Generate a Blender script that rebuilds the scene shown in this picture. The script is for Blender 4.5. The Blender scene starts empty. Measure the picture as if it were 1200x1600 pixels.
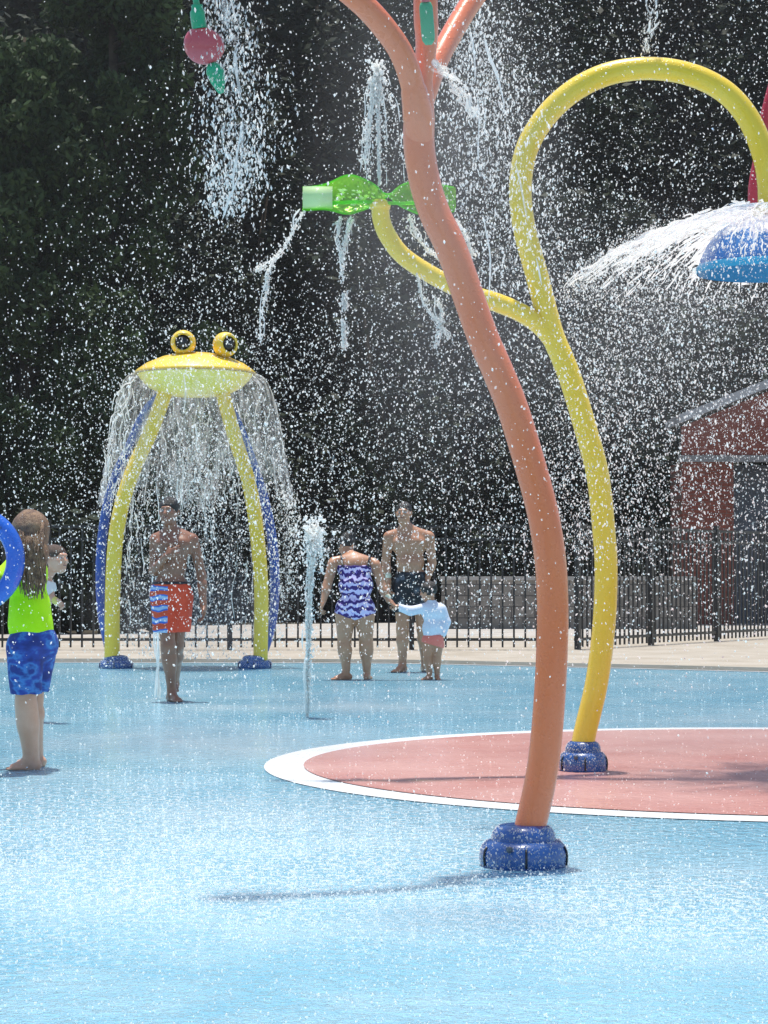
import bpy, math, random
import numpy as np
from mathutils import Vector, Matrix
R = math.radians
random.seed(7)
RNG = np.random.default_rng(7)
SC = bpy.context.scene
COL = SC.collection

# ------------------------------------------------------------------ camera
F, CAMH, HOR = 3450.0, 1.05, 892.0
PITCH = math.atan((HOR - 800) / F)
cam_d = bpy.data.cameras.new('camera')
cam = bpy.data.objects.new('camera', cam_d); COL.objects.link(cam)
cam.location = (0, 0, CAMH)
cam.rotation_euler = (math.pi / 2 + PITCH, 0, 0)
cam_d.sensor_fit = 'HORIZONTAL'; cam_d.sensor_width = 36.0
cam_d.lens = F / 1200 * 36.0
cam_d.clip_start = 0.1; cam_d.clip_end = 600
SC.camera = cam

# ------------------------------------------------------------------ world and sun
HAZE = .0005
SUN_EL, SUN_AZ = 82.0, -15.0          # azimuth from +Y (away from the camera), negative = to the left
w = bpy.data.worlds.new("World"); SC.world = w; w.use_nodes = True
nt = w.node_tree; bg = nt.nodes['Background']
sky = nt.nodes.new('ShaderNodeTexSky'); sky.sky_type = 'NISHITA'; sky.sun_disc = False
sky.sun_elevation = R(SUN_EL); sky.sun_rotation = R(SUN_AZ)
nt.links.new(sky.outputs[0], bg.inputs[0]); bg.inputs[1].default_value = 0.15
sd = bpy.data.lights.new('sun', 'SUN'); sd.energy = 4.6; sd.angle = R(2.0); sd.color = (1, 0.95, 0.87)
so = bpy.data.objects.new('sun', sd); COL.objects.link(so)
_sd = Vector((math.sin(R(SUN_AZ)) * math.cos(R(SUN_EL)), math.cos(R(SUN_AZ)) * math.cos(R(SUN_EL)), math.sin(R(SUN_EL))))
so.rotation_euler = _sd.to_track_quat('Z', 'Y').to_euler(); so.location = (0, 30, 40)
SC.view_settings.view_transform = 'Standard'; SC.view_settings.look = 'None'
SC.view_settings.exposure = 0.22; SC.view_settings.gamma = 1
SC.render.engine = 'CYCLES'
cy = SC.cycles
cy.use_denoising = True
cy.max_bounces = 8; cy.diffuse_bounces = 3; cy.glossy_bounces = 3; cy.transmission_bounces = 6
cy.transparent_max_bounces = 24; cy.volume_bounces = 0
cy.sample_clamp_indirect = 4; cy.caustics_reflective = False; cy.caustics_refractive = False

# ------------------------------------------------------------------ helpers
def P(px, py, d):
    """world point seen at photo pixel (px, py) at distance d along +Y"""
    u = (px - 600) / F; v = (800 - py) / F
    dy = math.cos(PITCH) - v * math.sin(PITCH); dz = math.sin(PITCH) + v * math.cos(PITCH)
    return Vector((u / dy * d, d, CAMH + dz / dy * d))
def GD(py):
    """distance of the ground seen at photo row py"""
    v = (800 - py) / F
    dy = math.cos(PITCH) - v * math.sin(PITCH); dz = math.sin(PITCH) + v * math.cos(PITCH)
    return -CAMH * dy / dz
def tag(o, label=None, cat=None, group=None, kind=None):
    if label: o['label'] = label
    if cat: o['category'] = cat
    if group: o['group'] = group
    if kind: o['kind'] = kind
    return o
def empty(name, loc, label=None, cat=None, group=None, rz=0):
    o = bpy.data.objects.new(name, None); COL.objects.link(o)
    o.location = loc; o.rotation_euler = (0, 0, rz); o.empty_display_size = 0.1
    return tag(o, label, cat, group)
def mesh(name, v, f, mat, parent=None, smooth=True, origin=None):
    """numpy verts (N,3) and faces: an (M,k) array or list of arrays of different k; world coords, parent offset removed"""
    v = np.asarray(v, dtype=np.float64).reshape(-1, 3)
    fl = f if isinstance(f, list) and len(f) and isinstance(f[0], np.ndarray) else [np.asarray(f)]
    off = np.array([0, 0, 0.0])
    if parent is not None: off = WORLD_OFF(parent)
    elif origin is not None: off = np.array(origin, dtype=float)
    me = bpy.data.meshes.new(name)
    me.vertices.add(len(v)); me.vertices.foreach_set('co', (v - off).ravel().astype(np.float32))
    nl = sum(a.size for a in fl); npoly = sum(len(a) for a in fl)
    me.loops.add(nl); me.polygons.add(npoly)
    me.loops.foreach_set('vertex_index', np.concatenate([a.ravel() for a in fl]).astype(np.int32))
    tot = np.concatenate([np.full(len(a), a.shape[1]) for a in fl])
    st = np.concatenate([[0], np.cumsum(tot)[:-1]])
    me.polygons.foreach_set('loop_start', st.astype(np.int32))
    me.polygons.foreach_set('loop_total', tot.astype(np.int32))
    me.polygons.foreach_set('use_smooth', np.full(npoly, smooth))
    me.update(calc_edges=True); me.validate()
    if mat is not None: me.materials.append(mat)
    o = bpy.data.objects.new(name, me); COL.objects.link(o)
    if parent is not None: o.parent = parent
    else: o.location = off
    return o
def WORLD_OFF(o):
    a = np.array([0, 0, 0.0])
    while o is not None:
        a = a + np.array(o.location); o = o.parent
    return a
class MB:
    """collects pieces that become ONE mesh"""
    def __init__(s): s.v = []; s.f = {}; s.n = 0
    def add(s, v, f):
        v = np.asarray(v, float).reshape(-1, 3); f = np.asarray(f, int)
        s.v.append(v); s.f.setdefault(f.shape[1], []).append(f + s.n); s.n += len(v); return s
    def box(s, x0, x1, y0, y1, z0, z1, M=None):
        v = np.array([[x, y, z] for x in (x0, x1) for y in (y0, y1) for z in (z0, z1)], float)
        if M is not None: v = np.array([tuple(M @ Vector(p)) for p in v])
        f = [[0, 1, 3, 2], [4, 6, 7, 5], [0, 4, 5, 1], [2, 3, 7, 6], [0, 2, 6, 4], [1, 5, 7, 3]]
        return s.add(v, f)
    def tube(s, pts, rad, n=12, cap=True, flat=1.0):
        v, f, c = tube_np(pts, rad, n, flat); b = s.n; s.add(v, f)
        if cap:
            for ring in c:
                s.f.setdefault(len(ring), []).append(np.array([ring]) + b)
        return s
    def lathe(s, prof, cx, cy, n=40, sx=1, sy=1):
        prof = np.asarray(prof, float); a = np.linspace(0, 2 * math.pi, n, endpoint=False)
        v = np.stack([cx + sx * np.outer(prof[:, 0], np.cos(a)), cy + sy * np.outer(prof[:, 0], np.sin(a)),
                      np.repeat(prof[:, 1][:, None], n, 1)], -1).reshape(-1, 3)
        i = np.arange(n); j = (i + 1) % n
        f = np.concatenate([np.stack([k * n + i, k * n + j, (k + 1) * n + j, (k + 1) * n + i], 1) for k in range(len(prof) - 1)])
        return s.add(v, f)
    def build(s, name, mat, parent=None, smooth=True, origin=None):
        return mesh(name, np.concatenate(s.v), [np.concatenate(x) for x in s.f.values()], mat, parent, smooth, origin)
def tube_np(pts, rad, n=12, flat=1.0):
    p = np.asarray([tuple(q) for q in pts], float); m = len(p)
    rad = np.full(m, rad) if np.isscalar(rad) else np.asarray(rad, float)
    t = np.gradient(p, axis=0); t /= np.linalg.norm(t, axis=1)[:, None] + 1e-12
    up = np.array([0, 1, 0.0]) if abs(t[0][1]) < .9 else np.array([1, 0, 0.0])
    u = np.zeros_like(p); u[0] = np.cross(t[0], up); u[0] /= np.linalg.norm(u[0])
    for i in range(1, m):
        q = u[i - 1] - t[i] * np.dot(u[i - 1], t[i]); u[i] = q / (np.linalg.norm(q) + 1e-12)
    w_ = np.cross(t, u); a = np.linspace(0, 2 * math.pi, n, endpoint=False)
    v = p[:, None] + rad[:, None, None] * (np.cos(a)[None, :, None] * u[:, None] + flat * np.sin(a)[None, :, None] * w_[:, None])
    i = np.arange(n); j = (i + 1) % n
    f = np.concatenate([np.stack([k * n + i, k * n + j, (k + 1) * n + j, (k + 1) * n + i], 1) for k in range(m - 1)])
    return v.reshape(-1, 3), f, [list(range(n))[::-1], [(m - 1) * n + k for k in range(n)]]
def unit(v): v = np.array(v, float); return v / (np.linalg.norm(v) + 1e-12)
def spline(pts, k=10):
    """Catmull-Rom through the points"""
    p = [np.array(tuple(q), float) for q in pts]; p = [2 * p[0] - p[1]] + p + [2 * p[-1] - p[-2]]; out = []
    for i in range(1, len(p) - 2):
        for j in range(k):
            t = j / k
            out.append(.5 * (2 * p[i] + (p[i + 1] - p[i - 1]) * t + (2 * p[i - 1] - 5 * p[i] + 4 * p[i + 1] - p[i + 2]) * t * t
                             + (3 * p[i] - p[i - 1] - 3 * p[i + 1] + p[i + 2]) * t ** 3))
    out.append(p[-2]); return np.array(out)

ICO_V = None
def ico(sub):
    import bmesh
    bm = bmesh.new(); bmesh.ops.create_icosphere(bm, subdivisions=sub, radius=1)
    v = np.array([x.co for x in bm.verts]); f = np.array([[q.index for q in x.verts] for x in bm.faces]); bm.free(); return v, f
I3 = ico(4); I1 = ico(1); OCT = (np.array([[1, 0, 0], [-1, 0, 0], [0, 1, 0], [0, -1, 0], [0, 0, 1.0], [0, 0, -1]]), np.array([[0, 2, 4], [2, 1, 4], [1, 3, 4], [3, 0, 4], [2, 0, 5], [1, 2, 5], [3, 1, 5], [0, 3, 5]]))
# ------------------------------------------------------------------ materials
def newmat(name):
    m = bpy.data.materials.new(name); m.use_nodes = True
    return m, m.node_tree, m.node_tree.nodes['Principled BSDF']
def N(t, kind, **kw):
    n = t.nodes.new('ShaderNode' + kind)
    for k, v in kw.items():
        if k.startswith('i_'): n.inputs[k[2:].replace('_', ' ')].default_value = v
        else: setattr(n, k, v)
    return n
def ramp(t, fac, stops):
    r = t.nodes.new('ShaderNodeValToRGB'); cr = r.color_ramp
    while len(cr.elements) < len(stops): cr.elements.new(.5)
    for e, (p, c) in zip(cr.elements, stops):
        e.position = p; e.color = (c[0], c[1], c[2], 1) if hasattr(c, '__len__') else (c, c, c, 1)
    t.links.new(fac, r.inputs[0]); return r.outputs[0]
def coords(t, scale=(1, 1, 1), gen='Object'):
    tc = N(t, 'TexCoord'); mp = N(t, 'Mapping'); mp.inputs['Scale'].default_value = scale
    t.links.new(tc.outputs[gen], mp.inputs[0]); return mp.outputs[0]
def noise(t, vec, scale, detail=4, rough=.55):
    n = N(t, 'TexNoise'); n.inputs['Scale'].default_value = scale; n.inputs['Detail'].default_value = detail
    n.inputs['Roughness'].default_value = rough
    if vec is not None: t.links.new(vec, n.inputs['Vector'])
    return n.outputs['Fac']
def bump(t, h, strength, dist=.01):
    b = N(t, 'Bump'); b.inputs['Strength'].default_value = strength; b.inputs['Distance'].default_value = dist
    t.links.new(h, b.inputs['Height']); return b.outputs[0]
def simple(name, c1, c2, scale=8, rough=.5, bs=.1, coat=0, spec=.5, bd=.01, sss=0):
    m, t, b = newmat(name); v = coords(t)
    n = noise(t, v, scale)
    t.links.new(ramp(t, n, [(.3, c1), (.7, c2)]), b.inputs['Base Color'])
    n2 = noise(t, v, scale * 6); t.links.new(bump(t, n2, bs, bd), b.inputs['Normal'])
    t.links.new(ramp(t, n2, [(.3, max(0, rough - .12)), (.7, min(1, rough + .12))]), b.inputs['Roughness'])
    b.inputs['Coat Weight'].default_value = coat; b.inputs['Coat Roughness'].default_value = .1
    b.inputs['Specular IOR Level'].default_value = spec
    return m
def wet_paint(name, c1, c2, beads=True, rough=.28):
    """glossy painted steel, sun-faded in patches, with beads of water"""
    m, t, b = newmat(name); v = coords(t)
    n = noise(t, v, 2.2, 5, .6)
    t.links.new(ramp(t, n, [(.35, c1), (.65, c2)]), b.inputs['Base Color'])
    n2 = noise(t, v, 14, 3)
    t.links.new(ramp(t, n2, [(.3, rough - .08), (.7, rough + .14)]), b.inputs['Roughness'])
    vo = N(t, 'TexVoronoi'); vo.inputs['Scale'].default_value = 62; vo.inputs['Randomness'].default_value = 1
    t.links.new(v, vo.inputs['Vector'])
    h = ramp(t, vo.outputs['Distance'], [(.0, 1.0), (.22, .75), (.34, 0)])
    t.links.new(bump(t, h, .35 if beads else .05, .004), b.inputs['Normal'])
    b.inputs['Coat Weight'].default_value = .35; b.inputs['Coat Roughness'].default_value = .08
    return m
M = {}
M['orange'] = wet_paint('orange_paint', (.80, .165, .045), (.82, .21, .08))
M['yellow'] = wet_paint('yellow_paint', (.86, .58, .02), (.90, .64, .06))
M['frog_yellow'] = wet_paint('frog_yellow_paint', (.85, .55, .03), (.88, .62, .06), rough=.4)
M['lime_under'] = wet_paint('pale_lime_plastic', (.88, .70, .08), (.90, .74, .14), rough=.4)
M['blue_cover'] = wet_paint('blue_cover', (.012, .05, .20), (.03, .11, .34), rough=.22)
M['blue_tube'] = wet_paint('blue_tube', (.01, .05, .27), (.02, .09, .36))
M['umbrella_blue'] = wet_paint('umbrella_blue', (.005, .10, .36), (.01, .16, .44))
M['red_pipe'] = wet_paint('red_pipe', (.45, .01, .02), (.55, .02, .04))
M['fruit_red'] = wet_paint('fruit_red', (.50, .06, .07), (.55, .09, .10))
M['leaf_green'] = wet_paint('leaf_green', (.0, .30, .12), (.02, .38, .18))
M['iron'] = simple('black_iron', (.012, .012, .013), (.02, .02, .022), 20, .35, .1)
M['bolt'] = simple('dull_steel', (.05, .06, .08), (.12, .13, .15), 40, .35, .1)

# wet light blue splash pad coating
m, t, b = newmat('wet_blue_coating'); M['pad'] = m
v = coords(t)
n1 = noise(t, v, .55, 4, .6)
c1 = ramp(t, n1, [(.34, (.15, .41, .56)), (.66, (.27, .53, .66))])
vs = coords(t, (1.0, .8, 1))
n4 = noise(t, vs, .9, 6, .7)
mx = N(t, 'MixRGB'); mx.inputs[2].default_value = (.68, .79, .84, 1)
foam_glare = ramp(t, n4, [(.45, 0), (.72, .40)])  # broad foam patches, with surface glare paled into the colour
fz = noise(t, coords(t, (1, .8, 1)), 30, 3, .7); fine = ramp(t, fz, [(.50, 0), (.60, 1)])  # fine pale specks: froth plus ripple glints painted into the base colour
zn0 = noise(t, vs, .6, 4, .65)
def froth_glint_zone(cx_, cy_, rx_, ry_):
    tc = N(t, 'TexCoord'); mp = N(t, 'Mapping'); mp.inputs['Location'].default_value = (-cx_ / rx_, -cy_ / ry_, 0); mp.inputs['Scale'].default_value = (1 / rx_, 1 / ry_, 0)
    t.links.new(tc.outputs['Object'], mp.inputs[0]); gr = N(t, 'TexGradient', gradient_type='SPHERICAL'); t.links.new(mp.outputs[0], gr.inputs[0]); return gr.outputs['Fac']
zs_ = N(t, 'Math', operation='MAXIMUM'); t.links.new(froth_glint_zone(-1.0, 8.6, 2.6, 3.2), zs_.inputs[0]); t.links.new(froth_glint_zone(1.4, 7.0, 2.0, 1.2), zs_.inputs[1])
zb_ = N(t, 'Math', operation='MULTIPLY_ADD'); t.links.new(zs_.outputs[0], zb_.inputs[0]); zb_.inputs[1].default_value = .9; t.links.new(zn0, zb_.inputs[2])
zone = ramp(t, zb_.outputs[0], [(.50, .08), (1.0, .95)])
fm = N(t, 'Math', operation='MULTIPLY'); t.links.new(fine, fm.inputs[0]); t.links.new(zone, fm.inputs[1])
fa = N(t, 'Math', operation='MAXIMUM'); t.links.new(foam_glare, fa.inputs[0]); t.links.new(fm.outputs[0], fa.inputs[1])
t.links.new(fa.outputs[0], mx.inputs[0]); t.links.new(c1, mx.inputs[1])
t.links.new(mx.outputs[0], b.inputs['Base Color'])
vr = coords(t, (1, .75, 1))
r1 = noise(t, vr, 17, 3, .65); r2 = noise(t, vr, 55, 2, .5)
ad = N(t, 'Math', operation='ADD'); t.links.new(r1, ad.inputs[0])
ml = N(t, 'Math', operation='MULTIPLY'); ml.inputs[1].default_value = .35; t.links.new(r2, ml.inputs[0]); t.links.new(ml.outputs[0], ad.inputs[1])
t.links.new(bump(t, ad.outputs[0], .85, .03), b.inputs['Normal'])
b.inputs['Roughness'].default_value = .10; b.inputs['IOR'].default_value = 1.33
b.inputs['Coat Weight'].default_value = .35; b.inputs['Coat Roughness'].default_value = .16; b.inputs['Coat IOR'].default_value = 1.33
t.links.new(bump(t, ad.outputs[0], .6, .03), b.inputs['Coat Normal'])
# pink-red coating
m, t, b = newmat('wet_red_coating'); M['redpad'] = m
v = coords(t)
n1 = noise(t, v, .8, 5, .62)
t.links.new(ramp(t, n1, [(.3, (.50, .22, .19)), (.7, (.66, .40, .36))]), b.inputs['Base Color'])
r1 = noise(t, v, 26, 3, .6); t.links.new(bump(t, r1, .5, .02), b.inputs['Normal'])
b.inputs['Roughness'].default_value = .22; b.inputs['IOR'].default_value = 1.33
M['whitepad'] = simple('white_ring_coating', (.66, .70, .72), (.78, .80, .82), 5, .35, .3)
M['deck'] = simple('broom_concrete', (.33, .29, .23), (.43, .39, .33), 1.6, .85, .2, spec=.2)
M['path'] = simple('pale_path', (.34, .32, .29), (.46, .43, .39), 1.2, .9, .2, spec=.2)
M['dirt'] = simple('forest_floor', (.035, .03, .022), (.07, .06, .04), .8, .95, .4, spec=.1)

def leafmat(name, dark, light, trans=.25):
    m, t, b = newmat(name)
    g = N(t, 'NewGeometry'); v = coords(t, gen='Object')
    n = noise(t, v, .45, 3)
    a = N(t, 'Math', operation='ADD'); t.links.new(n, a.inputs[0])
    q = N(t, 'Math', operation='MULTIPLY'); q.inputs[1].default_value = .4; t.links.new(g.outputs['Random Per Island'], q.inputs[0])
    t.links.new(q.outputs[0], a.inputs[1])
    c = ramp(t, a.outputs[0], [(.4, dark), (.95, light)])
    t.links.new(c, b.inputs['Base Color']); b.inputs['Roughness'].default_value = .6
    b.inputs['Specular IOR Level'].default_value = .12
    tr = N(t, 'BsdfTranslucent'); t.links.new(c, tr.inputs[0]); mxs = N(t, 'MixShader'); mxs.inputs[0].default_value = trans
    out = t.nodes['Material Output']
    t.links.new(b.outputs[0], mxs.inputs[1]); t.links.new(tr.outputs[0], mxs.inputs[2]); t.links.new(mxs.outputs[0], out.inputs[0])
    return m
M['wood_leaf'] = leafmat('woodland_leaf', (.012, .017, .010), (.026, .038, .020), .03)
M['pine_leaf'] = leafmat('pine_needles', (.020, .036, .015), (.052, .085, .03), .15)
M['bark'] = simple('bark', (.035, .028, .02), (.07, .055, .04), 6, .95, .6, spec=.1)

def watermat(name, lo, hi, tint=(1, .985, .95), sheet=False):
    """droplets and froth: bright translucent white, some drops clearer than others"""
    m, t, b = newmat(name)
    b.inputs['Base Color'].default_value = (*tint, 1); b.inputs['Roughness'].default_value = .12
    b.inputs['IOR'].default_value = 1.33
    tl = N(t, 'BsdfTranslucent'); tl.inputs[0].default_value = (*tint, 1)
    m1 = N(t, 'MixShader'); m1.inputs[0].default_value = .72
    t.links.new(b.outputs[0], m1.inputs[1]); t.links.new(tl.outputs[0], m1.inputs[2])
    tp = N(t, 'BsdfTransparent'); m2 = N(t, 'MixShader')
    if sheet:
        v = coords(t, sheet); n = noise(t, v, 1, 5, .7)
        lw = N(t, 'LayerWeight'); lw.inputs[0].default_value = .25
        mxx = N(t, 'Math', operation='MAXIMUM'); t.links.new(ramp(t, n, [(.45, lo), (.66, hi)]), mxx.inputs[0])
        t.links.new(ramp(t, lw.outputs['Facing'], [(.62, 0), (.97, .8)]), mxx.inputs[1]); fac = mxx.outputs[0]
    else:
        g = N(t, 'NewGeometry'); fac = ramp(t, g.outputs['Random Per Island'], [(0, lo), (1, hi)])
    t.links.new(fac, m2.inputs[0]); t.links.new(tp.outputs[0], m2.inputs[1]); t.links.new(m1.outputs[0], m2.inputs[2])
    t.links.new(m2.outputs[0], t.nodes['Material Output'].inputs[0])
    return m
M['drop'] = watermat('water_drop', .08, 1.0)
M['froth'] = watermat('water_froth', .5, 1.0)
M['sheet'] = watermat('water_sheet', .04, .42, (1, .98, .95), (14, 14, 2.2))
M['dome_water'] = watermat('dome_water', .42, .98, (1, .985, .95), (13, 13, 26))

def drops(pos, rad, stretch, direction=None, shape=OCT):
    """pos (N,3), rad (N), stretch (N): elongated little drops along a direction"""
    n = len(pos); sv, sf = shape
    if direction is None: direction = np.tile([0, 0, 1.0], (n, 1))
    z = direction / (np.linalg.norm(direction, axis=1)[:, None] + 1e-9)
    h_ = RNG.normal(size=(n, 3)); x = np.cross(h_, z); x /= np.linalg.norm(x, axis=1)[:, None]; y = np.cross(z, x)
    v = (sv[None, :, 0, None] * x[:, None] * rad[:, None, None] + sv[None, :, 1, None] * y[:, None] * (rad * RNG.uniform(.7, 1.1, n))[:, None, None] + sv[None, :, 2, None] * z[:, None] * (rad * stretch)[:, None, None]) + pos[:, None]
    v *= 1.0
    f = (sf[None] + (np.arange(n) * len(sv))[:, None, None])
    return v.reshape(-1, 3), f.reshape(-1, 3)
class Drops:
    def __init__(s): s.v = []; s.f = {}; s.n = 0
    def add(s, pos, rad, stretch, direction=None, big=False):
        pos = np.asarray(pos, float); ok = pos[:, 2] > .004; pos = pos[ok]; rad = np.asarray(rad)[ok]; stretch = np.asarray(stretch)[ok]
        if direction is not None: direction = direction[ok]
        if not len(pos): return s
        v, f = drops(pos, rad, stretch, direction, I1 if big else OCT)
        s.v.append(v); s.f.setdefault(3, []).append(f + s.n); s.n += len(v); return s
    def build(s, name, label, cat='water spray', mat='drop', parent=None):
        o = mesh(name, np.concatenate(s.v), np.concatenate(s.f[3]), M[mat], parent)
        return tag(o, label, cat, kind='stuff') if parent is None else tag(o, kind='stuff')
# ------------------------------------------------------------------ ground, pad, deck
def sheet(name, xs, ys, z, mat, kind='structure', top_only=True):
    o = mesh(name, [(xs[0], ys[0], z), (xs[1], ys[0], z), (xs[1], ys[1], z), (xs[0], ys[1], z)], np.array([[0, 1, 2, 3]]), mat, None, False)
    return tag(o, kind=kind)
sheet('ground', (-300, 300), (-60, 500), -.05, M['dirt'])
# back edge of the pad as a curve (world x -> y)
edge_px = [(-700, 1037), (-200, 1035.5), (0, 1035.5), (300, 1036), (600, 1037), (800, 1041), (1000, 1045.5), (1200, 1050.5), (1500, 1059), (2000, 1078)]
edge = spline([P(x, y, GD(y)) for x, y in edge_px], 8)
edge = np.concatenate([[[-14, edge[0][1] - 1.5, 0]], edge, [[10.5, edge[-1][1] - 3, 0]]])
def strip(name, A, B, za, zb, mat):
    n = len(A); A = A.copy(); B = B.copy(); A[:, 2] = za; B[:, 2] = zb
    i = np.arange(n - 1)
    return tag(mesh(name, np.concatenate([A, B]), np.stack([i, i + 1, n + i + 1, n + i], 1), mat, None, False), kind='structure')
near = edge.copy(); near[:, 1] = -6
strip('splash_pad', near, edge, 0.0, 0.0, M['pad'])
e2 = edge.copy(); e2[:, 1] += .10
strip('pad_edge_line', edge, e2, .004, .004, M['whitepad'])
e3 = e2.copy(); far = edge.copy(); far[:, 1] = 34.0; far[0, 0] = -40; far[-1, 0] = 40; e3[0, 0] = -40; e3[-1, 0] = 40
e2k = e2.copy()
strip('deck_kerb', e2k, e3 * 1.0, .004, .045, M['deck'])
strip('pool_deck', e3, far, .045, .045, M['deck'])
sheet('side_ground', (-60, -14.02), (-6, 24), .02, M['deck'])
path_pts = [(-60, 34.0), (60, 34.0), (60, 47), (6.5, 47), (-1.0, 44), (-4.2, 42.0), (-4.6, 36.5), (-60, 35.5)]
tag(mesh('gravel_path', [(x, y, .004) for x, y in path_pts], [np.array([list(range(len(path_pts)))])], M['path'], None, False), kind='structure')

# red disc with white ring
RC, RR = P(1250, 1194, GD(1201)), 0
cxd, cyd = 2.30, 11.93
cxd = (1262 - 600) / F * GD(1197); cyd = (GD(1137.5) + GD(1288.5)) / 2
R_out = (GD(1137.5) - GD(1288.5)) / 2
# horizontal radius from the left tip of the ring
tip = P(413, 1196, GD(1196)); rx_out = cxd - tip.x
tipi = P(474, 1197, GD(1197)); rx_in = cxd - tipi.x
R_in = R_out - (GD(1137.5) - GD(1141.0)) 
def disc(name, rx, ry, z, mat):
    a = np.linspace(0, 2 * math.pi, 160, endpoint=False)
    v = np.stack([cxd + rx * np.cos(a), cyd + ry * np.sin(a), np.full(160, z)], 1)
    return tag(mesh(name, v, [np.array([list(range(160))])], mat, None, False), kind='structure')
disc('white_ring_paving', rx_out, R_out, .004, M['whitepad'])
disc('red_pad_paving', rx_in, R_in, .008, M['redpad'])

# ------------------------------------------------------------------ fence
def fence(name, A, B, label, h=1.60, spacing=.145, z0=.045, post_every=16):
    A = Vector(A); B = Vector(B); L = (B - A).length; u = (B - A).normalized(); ang = math.atan2(u.y, u.x)
    root = empty(name, (A.x, A.y, z0), label, 'fence', 'black metal fences around the splash pad')
    root.rotation_euler = (0, 0, 0)
    Mx = Matrix.Translation((A.x, A.y, z0)) @ Matrix.Rotation(ang, 4, 'Z')
    pk = MB(); n = int(L / spacing)
    for i in range(n):
        x = (i + .5) * spacing
        if i % post_every == 0: continue
        pk.box(x - .012, x + .012, -.010, .010, .03, h - .02, Mx)
    pk.build('pickets', M['iron'], root, False)
    for zz in (.13, h - .19, h - .03):
        MB().box(0, L, -.019, .019, zz - .018, zz + .018, Mx).build('rail', M['iron'], root, False)
    for i in range(0, n + 1, post_every):
        x = (i + .5) * spacing
        MB().box(x - .032, x + .032, -.032, .032, 0, h + .03, Mx).box(x - .038, x + .038, -.038, .038, h + .031, h + .05, Mx).build('post', M['iron'], root, False)
    return root
fy = GD(1018) - .6
corner = P(893, 1018, fy); corner.z = 0
fence('picket_fence', (-9.0, fy, 0), (corner.x - .06, fy, 0), 'long straight run of black metal picket fence behind the adults')
fe = P(1200, 1003, 33.0)
dirv = (Vector((fe.x, 33.0, 0)) - corner).normalized()
fence('picket_fence', corner + Vector((.05, .02, 0)), corner + dirv * 9, 'angled run of black metal picket fence in front of the brick hut', spacing=.125)

# low block wall beyond the fence
def blocks(x0, x1, y, h, name, label):
    root = empty(name, (x0, y, 0.004), label, 'wall')
    m, t, b = newmat('weathered_blocks')
    br = N(t, 'TexBrick'); br.inputs['Scale'].default_value = 1.0; br.inputs['Brick Width'].default_value = .42
    br.inputs['Row Height'].default_value = .2; br.inputs['Mortar Size'].default_value = .012
    br.inputs['Color1'].default_value = (.22, .20, .17, 1); br.inputs['Color2'].default_value = (.32, .29, .25, 1); br.inputs['Mortar'].default_value = (.12, .11, .1, 1)
    tc = N(t, 'TexCoord'); sp = N(t, 'SeparateXYZ'); cb = N(t, 'CombineXYZ'); t.links.new(tc.outputs['Object'], sp.inputs[0])
    t.links.new(sp.outputs[0], cb.inputs[0]); t.links.new(sp.outputs[2], cb.inputs[1]); t.links.new(cb.outputs[0], br.inputs['Vector'])
    n = noise(t, tc.outputs['Object'], 3, 5, .7); mm = N(t, 'MixRGB', blend_type='MULTIPLY'); mm.inputs[0].default_value = .8
    t.links.new(br.outputs[0], mm.inputs[1]); t.links.new(ramp(t, n, [(.3, (.55, .52, .5)), (.7, (1.1, 1.1, 1.1))]), mm.inputs[2])
    t.links.new(mm.outputs[0], b.inputs['Base Color']); b.inputs['Roughness'].default_value = .9
    MB().box(x0, x1, y, y + .22, 0.004, h).build('block_face', m, root, False)
    MB().box(x0 - .02, x1 + .02, y - .03, y + .25, h + .001, h + .07).build('coping', M['path'], root, False)
dw = GD(983)
a0 = P(690, 983, dw); a1 = P(1088, 983, dw)
blocks(a0.x, a1.x, dw, .88, 'block_wall', 'low weathered grey block wall standing beyond the fence')

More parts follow.
